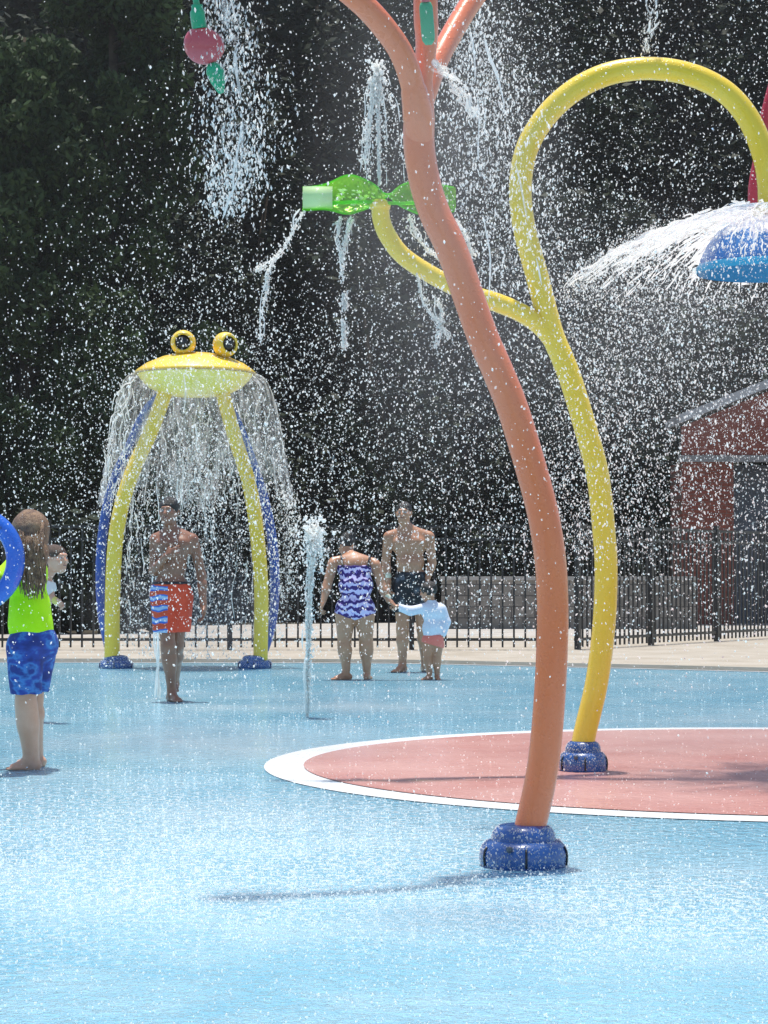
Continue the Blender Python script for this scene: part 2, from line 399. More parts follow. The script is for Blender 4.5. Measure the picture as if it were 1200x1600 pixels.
# ------------------------------------------------------------------ hut
def hut():
    d = GD(976); s = F / d
    p = lambda x, y, dd=0: P(x, y, d + dd)
    x0 = p(1066, 976).x; x1 = p(1147, 976).x
    root = empty('park_hut', (x0, d, 0), 'dark red brick park hut with sloping grey roof beyond the fence', 'hut')
    m, t, b = newmat('red_brick'); br = N(t, 'TexBrick'); br.inputs['Scale'].default_value = 1
    br.inputs['Brick Width'].default_value = .22; br.inputs['Row Height'].default_value = .075; br.inputs['Mortar Size'].default_value = .006
    br.inputs['Color1'].default_value = (.155, .034, .018, 1); br.inputs['Color2'].default_value = (.20, .05, .028, 1); br.inputs['Mortar'].default_value = (.12, .08, .065, 1)
    tc = N(t, 'TexCoord'); sp = N(t, 'SeparateXYZ'); cb = N(t, 'CombineXYZ'); t.links.new(tc.outputs['Object'], sp.inputs[0])
    t.links.new(sp.outputs[0], cb.inputs[0]); t.links.new(sp.outputs[2], cb.inputs[1]); t.links.new(cb.outputs[0], br.inputs['Vector'])
    t.links.new(br.outputs[0], b.inputs['Base Color']); b.inputs['Roughness'].default_value = .85
    side = simple('stained_siding', (.15, .034, .02), (.20, .05, .03), 3, .75, .3)
    zt = p(0, 722).z; zb = .004
    MB().box(x0, x1, d, d + 1.7, zb, zt).build('brick_wall', m, root, False)
    MB().box(x1 + .001, x1 + 4.2, d + 1.3, d + 1.5, zb, zt).build('rear_wall', simple('blue_grey_panel', (.07, .085, .115), (.10, .12, .155), 2, .5, .1), root, False)
    MB().box(x1 + 4.2, x1 + 5.2, d, d + 1.7, zb, zt).build('brick_wall', m, root, False)
    MB().box(x0 - .06, x1 + 5.3, d - .05, d + .12, zt + .001, zt + .13).build('lintel', simple('grey_trim', (.16, .16, .16), (.22, .22, .22), 4, .7), root, False)
    # gable: boarded triangle and roof slab
    el = p(1062, 663); rp = p(1200, 607); sl = (rp.z - el.z) / (rp.x - el.x)
    xm = el.x + (x1 + 5.2 - x0) / 2 + .2
    zr = el.z + sl * (xm - el.x); xe = 2 * xm - el.x
    g = MB(); z1 = zt + .132; yf, yb = d - .02, d + .1
    prof = [(x0, z1), (xe - .1, z1), (xe - .1, el.z - .04), (xm, zr - .06), (x0, el.z + sl * (x0 - el.x) - .06)]
    n = len(prof); v = [(a, yf, c) for a, c in prof] + [(a, yb, c) for a, c in prof]
    g.add(v, np.array([list(range(n))])); g.add(v, np.array([list(range(n, 2 * n))[::-1]]))
    g.add(v, np.array([[i, n + i, n + (i + 1) % n, (i + 1) % n] for i in range(n)]))
    g.build('gable', side, root, False)
    roofm = simple('grey_metal_roof', (.26, .27, .28), (.36, .37, .38), 3, .5, .1)
    r = MB()
    for (ax, az, bx, bz) in ((el.x - .05, el.z, xm, zr), (xm, zr, xe + .05, el.z)):
        v = [(ax, d - .3, az), (bx, d - .3, bz), (bx, d - .3, bz + .17), (ax, d - .3, az + .17)]
        v += [(q[0], d + 1.85, q[2]) for q in v]
        r.add(v, [[0, 1, 2, 3], [7, 6, 5, 4], [0, 4, 5, 1], [3, 2, 6, 7], [0, 3, 7, 4], [1, 5, 6, 2]])
    r.build('roof', roofm, root, False)
    dm = simple('dark_door', (.03, .035, .045), (.05, .055, .07), 3, .5)
    dr = MB().box(x1 + .7, x1 + 1.65, d + 1.24, d + 1.297, zb, 2.15).build('door', dm, root, False)
    MB().tube([(x1 + .8, d + 1.16, 1.0), (x1 + .8, d + 1.16, 1.25)], .015, 8).build('handle', M['bolt'], dr)
hut()

# ------------------------------------------------------------------ trees
def leaf_cloud(centers, radii, per, size, flat=.7, aspect=1.0, updir=0.0):
    """leaf-sized faces spread through clumps; returns verts, quads"""
    V = []
    for c, r, k in zip(centers, radii, per):
        k = int(k); dd = RNG.normal(size=(k, 3)); dd /= np.linalg.norm(dd, axis=1)[:, None]
        rr = r * RNG.uniform(.35, 1.08, k) ** .5
        pos = np.asarray(c) + dd * rr[:, None] * np.array([1, 1, flat])
        V.append(pos)
    V = np.concatenate(V); n = len(V)
    a = RNG.normal(size=(n, 3)); a[:, 2] = a[:, 2] * .6 + updir; a /= np.linalg.norm(a, axis=1)[:, None]
    b = np.cross(a, RNG.normal(size=(n, 3))); b /= np.linalg.norm(b, axis=1)[:, None]
    s = size * RNG.uniform(.6, 1.4, n)[:, None]
    q = np.stack([V - a * s * aspect, V + b * s * .5, V + a * s * aspect, V - b * s * .5], 1).reshape(-1, 3)
    return q, np.arange(4 * n).reshape(-1, 4)
def woodland():
    cs, rs, ps = [], [], []; cs2, rs2, ps2 = [], [], []
    trunks = MB()
    for row, (y0, hh) in enumerate(((48.5, 8.5), (52, 14), (57, 22), (63, 30))):
        xw = 17 + row * 2; n = int(2 * xw / (2.5 + row * .4))
        for i in range(n):
            x = -xw + 2 * xw * (i + random.random()) / n; y = y0 + random.uniform(-1.4, 1.4); H = hh * random.uniform(.8, 1.12)
            vis = abs(x) < 12
            if vis:
                trunks.tube([(x, y, 0), (x + random.uniform(-.2, .2), y, H * .45), (x + random.uniform(-.5, .5), y, H * .8)], [.2, .13, .04], 7)
            for k in range(int(H * 3.4)):
                z = random.uniform(.05 if row < 2 else .2, 1) ** .9 * H
                rad = (1.7 + row * .4) * math.sqrt(max(.08, 1 - (z / H) ** 2.2)) + .3
                an = random.uniform(0, 2 * math.pi); q = rad * random.uniform(.3, 1)
                if z > 19: continue
                cs.append((x + q * math.cos(an), y + q * math.sin(an), z)); rs.append(random.uniform(.6, 1.15)); ps.append(100 if vis else 25)
    for i in range(1500):      # the depth of the wood behind: coarser foliage
        cs2.append((random.uniform(-24, 24), random.uniform(66, 74), random.uniform(0, 24))); rs2.append(random.uniform(1.2, 2)); ps2.append(60)
    # undergrowth along the edge of the wood
    for i in range(300):
        x = random.uniform(-16, 20)
        y = (37.0 if x < -4.4 else 47.5) + random.uniform(0, 1.6)
        if x > 5.0: y = max(y, 46.5)
        cs.append((x, y, random.uniform(.2, 1.7))); rs.append(random.uniform(.5, .9)); ps.append(110)
    v, f = leaf_cloud(cs, rs, [q * 1.35 for q in ps], .135, .8)
    v2, f2 = leaf_cloud(cs2, rs2, ps2, .55, .9)
    o = mesh('woodland', np.concatenate([v, v2]), np.concatenate([f, f2 + len(v)]), M['wood_leaf'], None, False)
    tag(o, 'dark dense wood of broadleaf trees filling the whole backdrop beyond the fence', 'woodland', kind='stuff')
    tr = trunks.build('woodland_trunks', M['bark'], None)
    tag(tr, 'shaded tree trunks standing inside the dark wood', 'tree trunks', kind='stuff')
woodland()
def pine(px, d, H, label, nb=26, seed=1):
    random.seed(seed)
    x = (px - 600) / F * d
    root = empty('pine_tree', (x, d, -.05), label, 'tree', 'pines at the front of the wood')
    MB().tube([(x, d, -.05), (x + .1, d, H * .5), (x, d, H)], [.22, .14, .03], 9).build('trunk', M['bark'], root)
    limbs = MB(); cs, rs, ps = [], [], []
    for i in range(nb):
        z = H * (.12 + .86 * i / nb); L = (1 - z / H) * 2.5 + .55
        for k in range(4):
            an = random.uniform(0, 2 * math.pi); l = L * random.uniform(.7, 1.1)
            e = np.array([x + l * math.cos(an), d + l * math.sin(an), z + l * .28])
            limbs.tube([(x, d, z), tuple((np.array([x, d, z]) + e) / 2 + [0, 0, -.05]), tuple(e)], [.05, .035, .012], 5)
            for j in range(5):
                tq = .35 + .65 * j / 4; c = np.array([x, d, z]) * (1 - tq) + e * tq
                cs.append(c + RNG.normal(size=3) * .1 + [0, 0, .1]); rs.append(random.uniform(.26, .42)); ps.append(120)
    limbs.build('limbs', M['bark'], root)
    v, f = leaf_cloud(cs, rs, [q * 1.5 for q in ps], .075, 1.0, 1.2, .9)
    mesh('crown', v, f, M['pine_leaf'], root, False)
pine(170, 45.5, 17, 'taller of the two dark pines, rising behind the frog spray canopy', 34, 3)
pine(35, 43.0, 11.5, 'shorter of the two pines, rounded with paler green tips', 26, 5)
random.seed(11)

# ------------------------------------------------------------------ pipe features
def collar(px, py, name_root, r_base, r_top, h, parent_loc=None):
    pass
def base_cover(root, c, r, h, tilt=0.0):
    """two-tier moulded plastic cover bolted around the foot of a pipe"""
    prof = [(r * .95, 0.0), (r * .985, h * .1), (r, h * .24), (r * .985, h * .38), (r * .93, h * .50), (r * .84, h * .59), (r * .75, h * .625), (r * .715, h * .63), (r * .72, h * .70), (r * .70, h * .80), (r * .63, h * .91), (r * .52, h * .98), (r * .40, h), (r * .2, h)]
    cv = MB().lathe(prof, c[0], c[1], 48); vv = np.concatenate(cv.v); 
    cv.v = [vv + np.array([0, 0, c[2]])]
    o = cv.build('base_cover', M['blue_cover'], root)
    for a in (-1.57, -.35, .95, 2.1, 3.6):
        pts = [(c[0] + (rr + .003) * math.cos(a), c[1] + (rr + .003) * math.sin(a), c[2] + zz) for rr, zz in ((r * .98, h * .05), (r * 1.0, h * .25), (r * .985, h * .38), (r * .93, h * .50))]
        MB().tube(pts, .004, 6).build('seam', M['iron'], o)
    nb = 1500; aa = RNG.uniform(0, 6.283, nb); zz_ = RNG.uniform(.03, .95, nb) * h; rb = np.interp(zz_, [q[1] for q in prof], [q[0] for q in prof])
    wb_ = Drops(); wb_.add(np.stack([c[0] + rb * np.cos(aa), c[1] + rb * np.sin(aa), c[2] + zz_], 1), RNG.uniform(.0014, .0046, nb) * max(1, r / .16), RNG.uniform(.7, 1.6, nb)); wb_.build('water_beads', None, parent=o)
    for a in (-1.95, .6):
        q = (c[0] + r * .955 * math.cos(a), c[1] + r * .955 * math.sin(a), c[2] + h * .5)
        MB().tube([(q[0], q[1], q[2]), (q[0] + .012 * math.cos(a), q[1] + .012 * math.sin(a), q[2])], .011, 10).build('bolt', M['bolt'], o)
    return o

# orange branching post
D1 = GD(1352); s1 = F / D1; c0 = P(818, 1352, D1)
root = empty('orange_spray_post', (c0.x, c0.y, 0), 'tall curved orange pipe post branching into three at the top', 'spray post')
px = [(815, 1345), (829, 1290), (848, 1200), (858, 1100), (863, 1000), (863, 927), (858, 860), (843, 780), (805, 650), (777, 578), (752, 520), (707, 393), (680, 335), (664, 285), (655, 230), (655, 190), (659, 150), (663, 105)]
orange = lambda L, dd=0: spline([P(x, y, D1 + dd * i / max(1, len(L) - 1)) for i, (x, y) in enumerate(L)], 10)
path = orange(px)
MB().tube(path, [.0568] * (len(path) - 20) + list(np.linspace(.0568, .028, 20)), 28).build('main_pipe', M['orange'], root)
br1 = [(657, 232), (654, 190), (645, 135), (628, 85), (600, 43), (565, 5), (520, -30), (460, -58), (400, -72), (340, -72), (303, -55)]
MB().tube(orange(br1, -.4), list(np.linspace(.042, .0545, 12)) + list(np.linspace(.0545, .047, 8)) + [.043] * (len(orange(br1)) - 20), 24).build('branch', M['orange'], root)
br2 = [(657, 175), (666, 70), (665, 20), (664, -40), (662, -110), (660, -150)]
MB().tube(orange(br2, 0), list(np.linspace(.03, .044, 16)) + [.044] * (len(orange(br2)) - 16), 24).build('branch', M['orange'], root)
br3 = [(657, 185), (680, 105), (705, 55), (735, 5), (768, -40), (790, -80)]
MB().tube(orange(br3, .5), list(np.linspace(.03, .040, 10)) + [.040] * (len(orange(br3)) - 10), 24).build('branch', M['orange'], root)
base_cover(root, (c0.x, c0.y, 0), 69 / s1, 64 / s1)
FL = D1 - .35
# hanging fruit ornament on the left branch
def ornament():
    d = D1 - .4; s = F / d
    top = P(303, -48, d)
    root = empty('hanging_fruit', tuple(P(318, 72, d)), 'round red fruit ornament with green stem hanging under water spray', 'ornament')
    MB().tube(spline([P(303, -48, d), P(305, -10, d), P(308, 12, d)], 6), .011, 12).build('hanger', M['leaf_green'], root)
    st = MB(); st.tube(spline([P(308, 8, d), P(309, 26, d), P(312, 46, d)], 5), [.02] * 3 + [.026] * 8, 12)
    st.tube(spline([P(309, 22, d), P(300, 15, d)], 4), [.02, .016, .012, .008, .006], 8); st.build('stem', M['leaf_green'], root)
    c = P(318, 72, d); a = np.linspace(0, math.pi, 15)
    fr = MB(); prof = [(max(.002, 33 / s * math.sin(q) * (1 - .08 * math.cos(q))), c.z - 29 / s * math.cos(q)) for q in a]
    fr.lathe(prof, c.x, c.y, 28, 1, .55); v = np.concatenate(fr.v); v = (v - np.array(c))
    Rm = np.array(Matrix.Rotation(R(28), 3, 'Y')); fr.v = [v @ Rm.T + np.array(c)]; fr.build('fruit', M['fruit_red'], root)
    MB().tube(spline([P(330, 98, d), P(338, 118, d), P(346, 146, d)], 6), [.012, .02, .025, .028, .03, .03, .03, .028, .026, .022, .018, .014, .008], 12, flat=.5).build('lower_leaf', M['leaf_green'], root)
ornament()
d = D1 - .22; c = P(667, 40, d)
root = empty('hanging_leaf', tuple(c), 'narrow flat green leaf ornament hanging before the orange fork', 'ornament')
MB().tube(spline([P(664, -30, d), P(665, 4, d)], 4), .014, 12).build('hanger', M['fruit_red'], root)
MB().tube(spline([P(665, 4, d), P(667, 30, d), P(670, 70, d)], 6), [.018, .022] + [.024] * 9 + [.022, .012], 16, flat=.45).build('leaf_blade', M['leaf_green'], root)

# yellow looped post
D2 = GD(1206); s2 = F / D2; c0 = P(911, 1206, D2)
root = empty('yellow_looped_post', (c0.x, c0.y, 0), 'tall yellow pipe post rising from red disc and looping over at top', 'spray post')
yel = [(905, 1203), (913, 1150), (932, 1068), (943, 985), (947, 900), (944, 835), (934, 743), (915, 670), (893, 597), (879, 560), (862, 518), (838, 427), (820, 360), (813, 298), (820, 243), (838, 203), (868, 165), (910, 133), (960, 113), (1020, 107), (1080, 117), (1132, 143), (1168, 183), (1191, 235), (1201, 285), (1202, 335)]
yp = spline([P(x, y, D2) for x, y in yel], 10)
MB().tube(yp, .0605, 28).build('main_pipe', M['yellow'], root)
yb = [(872, 545), (850, 515), (820, 492), (785, 476), (745, 462), (700, 443), (655, 418), (625, 395), (605, 367), (596, 343), (594, 322)]
MB().tube(spline([P(x, y, D2 - .15 * i / 10) for i, (x, y) in enumerate(yb)], 8), [.05] * 30 + [.047] * 51, 24).build('side_branch', M['yellow'], root)
base_cover(root, (c0.x, c0.y, .008), 38 / s2, 46 / s2)
# umbrella at the end of the loop
uc = P(1202, 427, D2)
um = empty('water_umbrella', (uc.x, uc.y, uc.z), 'blue bowl-shaped umbrella hanging under the yellow loop', 'umbrella')
prof = [(.020, .298), (.12, .292), (.20, .265), (.27, .22), (.325, .15), (.362, .07), (.378, .0)]
MB().lathe([(r, uc.z + z) for r, z in prof], uc.x, uc.y, 56).build('dome', M['umbrella_blue'], um)
MB().lathe([(r, uc.z + z) for r, z in ((.374, .0), (.350, .07), (.31, .145), (.25, .21), (.18, .25), (.10, .275), (.02, .28))], uc.x, uc.y, 56).build('underside', wet_paint('cyan_underside', (.0, .20, .45), (.01, .28, .52)), um)
MB().lathe([(.378, uc.z - .001), (.384, uc.z + .01), (.384, uc.z + .03), (.377, uc.z + .04)], uc.x, uc.y, 56).build('rim', wet_paint('cyan_rim', (.0, .25, .50), (.02, .35, .58)), um)
MB().lathe([(.062, uc.z + .30), (.085, uc.z + .31), (.085, uc.z + .34), (.062, uc.z + .35)], uc.x, uc.y, 28).build('nozzle_collar', M['yellow'], um)

# red pipe behind, at the right edge
D3 = 14.2; q = [(1300, 892 + 3622 / D3), (1296, 1000), (1285, 800), (1262, 600), (1225, 440), (1185, 350), (1177, 300), (1188, 235), (1200, 165), (1225, 90), (1270, 30), (1330, 0)]
c = P(q[0][0], q[0][1], D3)
root = empty('red_spray_post', (c.x, c.y, 0), 'red curved pipe post glimpsed behind the end of the yellow loop', 'spray post')
MB().tube(spline([P(x, y, D3) for x, y in q], 8), .035, 18).build('main_pipe', M['red_pipe'], root)
base_cover(root, (c.x, c.y, 0), .14, .15)

# green twisted spinner
def spinner():
    d = D2 - .15; piv = P(594, 318, d)
    root = empty('spinner', tuple(piv), 'translucent lime green twisted trough spinner on the yellow side branch', 'spinner')
    m, t, b = newmat('green_acrylic'); b.inputs['Base Color'].default_value = (.16, .72, .02, 1)
    b.inputs['Roughness'].default_value = .08; b.inputs['Transmission Weight'].default_value = .35; b.inputs['IOR'].default_value = 1.3
    tl = N(t, 'BsdfTranslucent'); tl.inputs[0].default_value = (.35, .95, .05, 1)
    v = coords(t); n = noise(t, v, 22, 4, .7); t.links.new(bump(t, n, .5, .01), b.inputs['Normal']); t.links.new(ramp(t, n, [(.4, (.10, .55, .02)), (.55, (.25, .75, .02)), (.66, (.75, .85, .15))]), b.inputs['Base Color'])
    tp = N(t, 'BsdfTransparent'); tp.inputs[0].default_value = (.45, .95, .2, 1)
    ms = N(t, 'MixShader'); ms.inputs[0].default_value = .5; m3 = N(t, 'MixShader'); m3.inputs[0].default_value = .55
    t.links.new(b.outputs[0], ms.inputs[1]); t.links.new(tl.outputs[0], ms.inputs[2])
    t.links.new(ms.outputs[0], m3.inputs[1]); t.links.new(tp.outputs[0], m3.inputs[2]); t.links.new(m3.outputs[0], t.nodes['Material Output'].inputs[0])
    n_, k_ = 90, 13; V = []
    x_l, x_r = P(473, 0, d).x, P(712, 0, d).x
    for i in range(n_):
        u = i / (n_ - 1); x = x_l + (x_r - x_l) * u
        hw = .062 + .042 * math.exp(-((u - .30) / .11) ** 2) - .030 * math.exp(-((u - .54) / .07) ** 2) + .035 * math.exp(-((u - .80) / .12) ** 2)
        th = R(82) + R(180) * (1 / (1 + math.exp(-(u - .54) / .045)))
        curl = .05 * math.sin(math.pi * min(1, max(0, (u - .04) * 2.2))) + .015
        for j in range(k_):
            w_ = -1 + 2 * j / (k_ - 1)
            a = w_ * hw; bb = -curl * (1 - w_ * w_) * 1.0 + curl * .5
            V.append((x, d + math.cos(th) * a - math.sin(th) * bb, piv.z + .035 + math.sin(th) * a + math.cos(th) * bb - .012 * math.cos(u * 6)))
    f = [[i * k_ + j, i * k_ + j + 1, (i + 1) * k_ + j + 1, (i + 1) * k_ + j] for i in range(n_ - 1) for j in range(k_ - 1)]
    o = mesh('trough', V, np.array(f), m, root)
    for jj in (0, k_ - 1):
        MB().tube([V[i * k_ + jj] for i in range(0, n_, 2)], .0045, 6).build('edge_bead', m, root)
    fr_ = MB()
    for q in range(60):
        c_ = P(random.uniform(522, 590), random.uniform(296, 324), d + random.uniform(.01, .05)); vv = I1[0] * random.uniform(.003, .010) * np.array([1.6, 1, .8]) * (1 + RNG.normal(0, .4, (len(I1[0]), 1))); fr_.add(vv + np.array(c_), I1[1])
    tag(fr_.build('splashing_water', M['froth'], root), kind='stuff')
    # rolled lip tube along the bottom and the closed left end
    ed = MB(); xx = np.linspace(P(475, 0, d).x, P(655, 0, d).x, 20)
    ed.tube([(x, d - .03, piv.z + .0 - .004 * math.sin(i * .5)) for i, x in enumerate(xx)], .009, 8)
    ed.build('lip', m, root)
    e = MB(); pts = []
    for a in np.linspace(0, 2 * math.pi, 28, endpoint=False):
        pts.append((a, 1))
    ring = [(d + .065 * math.cos(a), piv.z + .03 + .06 * math.sin(a)) for a in np.linspace(0, 2 * math.pi, 28, endpoint=False)]
    xa = P(474, 0, d).x; xb = P(520, 0, d).x; v = [(xa, y, z) for y, z in ring] + [(xb, y, z) for y, z in ring]
    e.add(v, [[i, (i + 1) % 28, 28 + (i + 1) % 28, 28 + i] for i in range(28)]); mc, t, b = newmat('highlit_clear_acrylic'); b.inputs['Base Color'].default_value = (.78, .92, .55, 1); b.inputs['Roughness'].default_value = .1; tp2 = N(t, 'BsdfTransparent'); ms2 = N(t, 'MixShader'); ms2.inputs[0].default_value = .5; t.links.new(b.outputs[0], ms2.inputs[1]); t.links.new(tp2.outputs[0], ms2.inputs[2]); t.links.new(ms2.outputs[0], t.nodes['Material Output'].inputs[0]); oo = e.build('end_cup', mc, root)  # cup's whitish highlight is put into its paler base colour
    so2 = oo.modifiers.new('t', 'SOLIDIFY'); so2.thickness = .005
    MB().lathe([(.0, piv.z - .035), (.052, piv.z - .03), (.056, piv.z), (.03, piv.z + .02), (0, piv.z + .022)], piv.x, d, 24).build('hub', M['yellow'], root)
spinner()

# ------------------------------------------------------------------ frog canopy
def frog():
    d = GD(1044); s = F / d; p = lambda x, y, dd=0: P(x, y, d + dd)
    c = p(305, 600, .35)
    root = empty('frog_spray_arch', (c.x, c.y, 0), 'yellow frog-shaped spray canopy on curved legs pouring water', 'spray canopy')
    hw = 97 / s; zs = p(0, 580).z
    MB().lathe([(.001, zs + .235), (hw * .3, zs + .225), (hw * .55, zs + .185), (hw * .8, zs + .115), (hw * .95, zs + .045), (hw, zs + .012), (hw * .99, zs)], c.x, c.y, 64).build('head_top', M['frog_yellow'], root)
    MB().lathe([(hw * .95, zs - .003), (hw * .88, zs - .07), (hw * .76, zs - .15), (hw * .58, zs - .21), (hw * .35, zs - .245), (.001, zs - .255)], c.x, c.y, 64).build('head_underside', M['lime_under'], root)
    MB().lathe([(hw * .98, zs - .003), (hw * 1.005, zs - .002), (hw * 1.005, zs + .003), (hw * .98, zs + .004)], c.x, c.y, 64).build('mouth_seam', simple('seam_brown', (.35, .2, .03), (.4, .24, .04), 5), root)
    # hoop eyes
    yo = c.y - .25
    for ex, ey, dr_ in ((285, 534, (0.02, -1, -.02)), (351, 537, (.62, -.78, .02))):
        e = p(ex, ey); e = np.array([e.x, yo, e.z]); R_ = 20 / s; z_ = unit(dr_); x_ = unit(np.cross((0, 0, 1), z_)); y_ = np.cross(z_, x_)
        th = np.concatenate([np.linspace(R(178), R(46), 22), np.linspace(R(46), R(176), 20)]); rr_ = np.concatenate([np.full(22, R_), np.full(20, R_ * .80)])
        rr_[20:24] *= np.array([1.0, .985, 1.03, 1.0]); na = 36; ph = np.linspace(0, 2 * math.pi, na, endpoint=False)
        V = np.array([e + r0 * (math.sin(t0) * (math.cos(q) * x_ + math.sin(q) * y_) + math.cos(t0) * z_) for t0, r0 in zip(th, rr_) for q in ph])
        i = np.arange(na); j = (i + 1) % na
        f = np.concatenate([np.stack([k * na + i, k * na + j, (k + 1) * na + j, (k + 1) * na + i], 1) for k in range(len(th) - 1)])
        eo = mesh('eye', V, f, M['frog_yellow'], root)
        mesh('pupil', e + (I3[0] * R_ * .62) + z_ * R_ * .12, I3[1], M['iron'], eo)
    L1 = [(262, 600), (252, 630), (235, 675), (208, 735), (190, 790), (180, 850), (176, 930), (175, 1036)]
    L2 = [(345, 600), (352, 630), (369, 690), (389, 755), (401, 830), (408, 920), (407, 1036)]
    MB().tube(spline([p(x, y, .3 * (1 - i / 7)) for i, (x, y) in enumerate(L1)], 8), .083, 24).build('leg', M['frog_yellow'], root)
    MB().tube(spline([p(x, y, .3 * (1 - i / 6)) for i, (x, y) in enumerate(L2)], 8), .078, 24).build('leg', M['frog_yellow'], root)
    B1 = [(262, 605), (228, 640), (200, 700), (176, 755), (163, 815), (157, 880), (158, 950), (166, 1000), (176, 1038)]
    B2 = [(345, 605), (372, 660), (398, 730), (418, 800), (428, 870), (429, 940), (422, 990), (408, 1038)]
    k = [.03, .04, .045, .05, .055, .055, .05, .042, .03]
    for B in (B1, B2):
        sp = spline([p(x, y, .45 * math.sin(math.pi * (i + .6) / 8) + .12) for i, (x, y) in enumerate(B)], 8)
        MB().tube(sp, np.interp(np.linspace(0, 1, len(sp)), np.linspace(0, 1, 9), k), 20).build('rear_leg', M['blue_tube'], root)
    for x in (181, 398):
        q = p(x, 1045)
        base_cover(root, (q.x, d + .02, 0), 27 / s, 20 / s)
    return c, hw, zs, s, d
FC, FHW, FZS, FS, FD = frog()

# ------------------------------------------------------------------ signed-distance body builder
class Body:
    def __init__(s, h=.006): s.p = []; s.h = h; s.t = []; s.cur = 0
    def cone(s, a, b, ra, rb, k=.02, sc=None): s.p.append(('c', np.array(a, float), np.array(b, float), ra, rb, k, sc)); s.t.append(s.cur); return s
    def ell(s, c, r, k=.02, fr=None): s.p.append(('e', np.array(c, float), np.array(r, float), fr, None, k, None)); s.t.append(s.cur); return s
    def take(s, o, groups): s.p = [q for q, t_ in zip(o.p, o.t) if t_ in groups] + s.p; s.t = [0] * len(s.p); return s
    def mesh(s, grow=0.0, cuts=(), prims=None, wob=0.0):
        pr = s.p if prims is None else prims; h = s.h
        lo, hi = [], []
        for q in pr:
            m = max(q[3], q[4]) + grow if q[0] == 'c' else max(q[2]) + grow
            pts = [q[1], q[2]] if q[0] == 'c' else [q[1]]
            for e in pts: lo.append(e - m); hi.append(e + m)
        lo = np.min(lo, 0) - 3 * h; hi = np.max(hi, 0) + 3 * h
        n = np.ceil((hi - lo) / h).astype(int) + 1
        G = np.full(n, .2, np.float32)
        ax = [lo[i] + h * np.arange(n[i]) for i in range(3)]
        for q in pr:
            k = q[5]; mg = .045 + k
            m = (max(q[3], q[4]) if q[0] == 'c' else max(q[2])) + grow + mg
            a_ = np.minimum(q[1], q[2]) - m if q[0] == 'c' else q[1] - m
            b_ = np.maximum(q[1], q[2]) + m if q[0] == 'c' else q[1] + m
            i0 = np.clip(((a_ - lo) / h).astype(int), 0, n); i1 = np.clip(((b_ - lo) / h).astype(int) + 2, 0, n)
            X, Y, Z = np.meshgrid(ax[0][i0[0]:i1[0]], ax[1][i0[1]:i1[1]], ax[2][i0[2]:i1[2]], indexing='ij')
            Pt = np.stack([X, Y, Z], -1)
            if q[0] == 'c':
                A, B = q[1], q[2]; ba = B - A; t_ = np.clip(((Pt - A) @ ba) / max(1e-9, ba @ ba), 0, 1)
                D = Pt - (A + t_[..., None] * ba)
                if q[6] is not None: D = D / np.array(q[6])
                dist = np.sqrt((D ** 2).sum(-1)) - (q[3] + (q[4] - q[3]) * t_) - grow
            else:
                D = Pt - q[1]
                if q[3] is not None: D = D @ q[3]        # columns are the frame's axes
                rr = q[2] + grow; k0 = np.sqrt(((D / rr) ** 2).sum(-1)); k1 = np.sqrt(((D / rr ** 2) ** 2).sum(-1)) + 1e-9
                dist = k0 * (k0 - 1) / k1
                dist = np.where(k0 < 1e-3, -min(rr), dist)
            S = G[i0[0]:i1[0], i0[1]:i1[1], i0[2]:i1[2]]
            hh = np.clip(.5 + .5 * (S - dist) / k, 0, 1)
            S[...] = S * (1 - hh) + dist * hh - k * hh * (1 - hh)
        if wob or cuts:
            X, Y, Z = np.meshgrid(*ax, indexing='ij')
            if wob: G += wob * (np.sin(X * 41 + Z * 13) * np.sin(Y * 37 + 2) + .6 * np.sin(Z * 29 + X * 55 + Y * 21))
            for (pt, nn) in cuts:      # keep the side the normal points away from
                pt = np.array(pt, float); nn = np.array(nn, float); nn /= np.linalg.norm(nn)
                G = np.maximum(G, (X - pt[0]) * nn[0] + (Y - pt[1]) * nn[1] + (Z - pt[2]) * nn[2] + (wob * .8 * np.sin(X * 60 + Y * 45) if wob else 0))
        G[0] = G[-1] = .2; G[:, 0] = G[:, -1] = .2; G[:, :, 0] = G[:, :, -1] = .2
        return nets(G, lo, h)
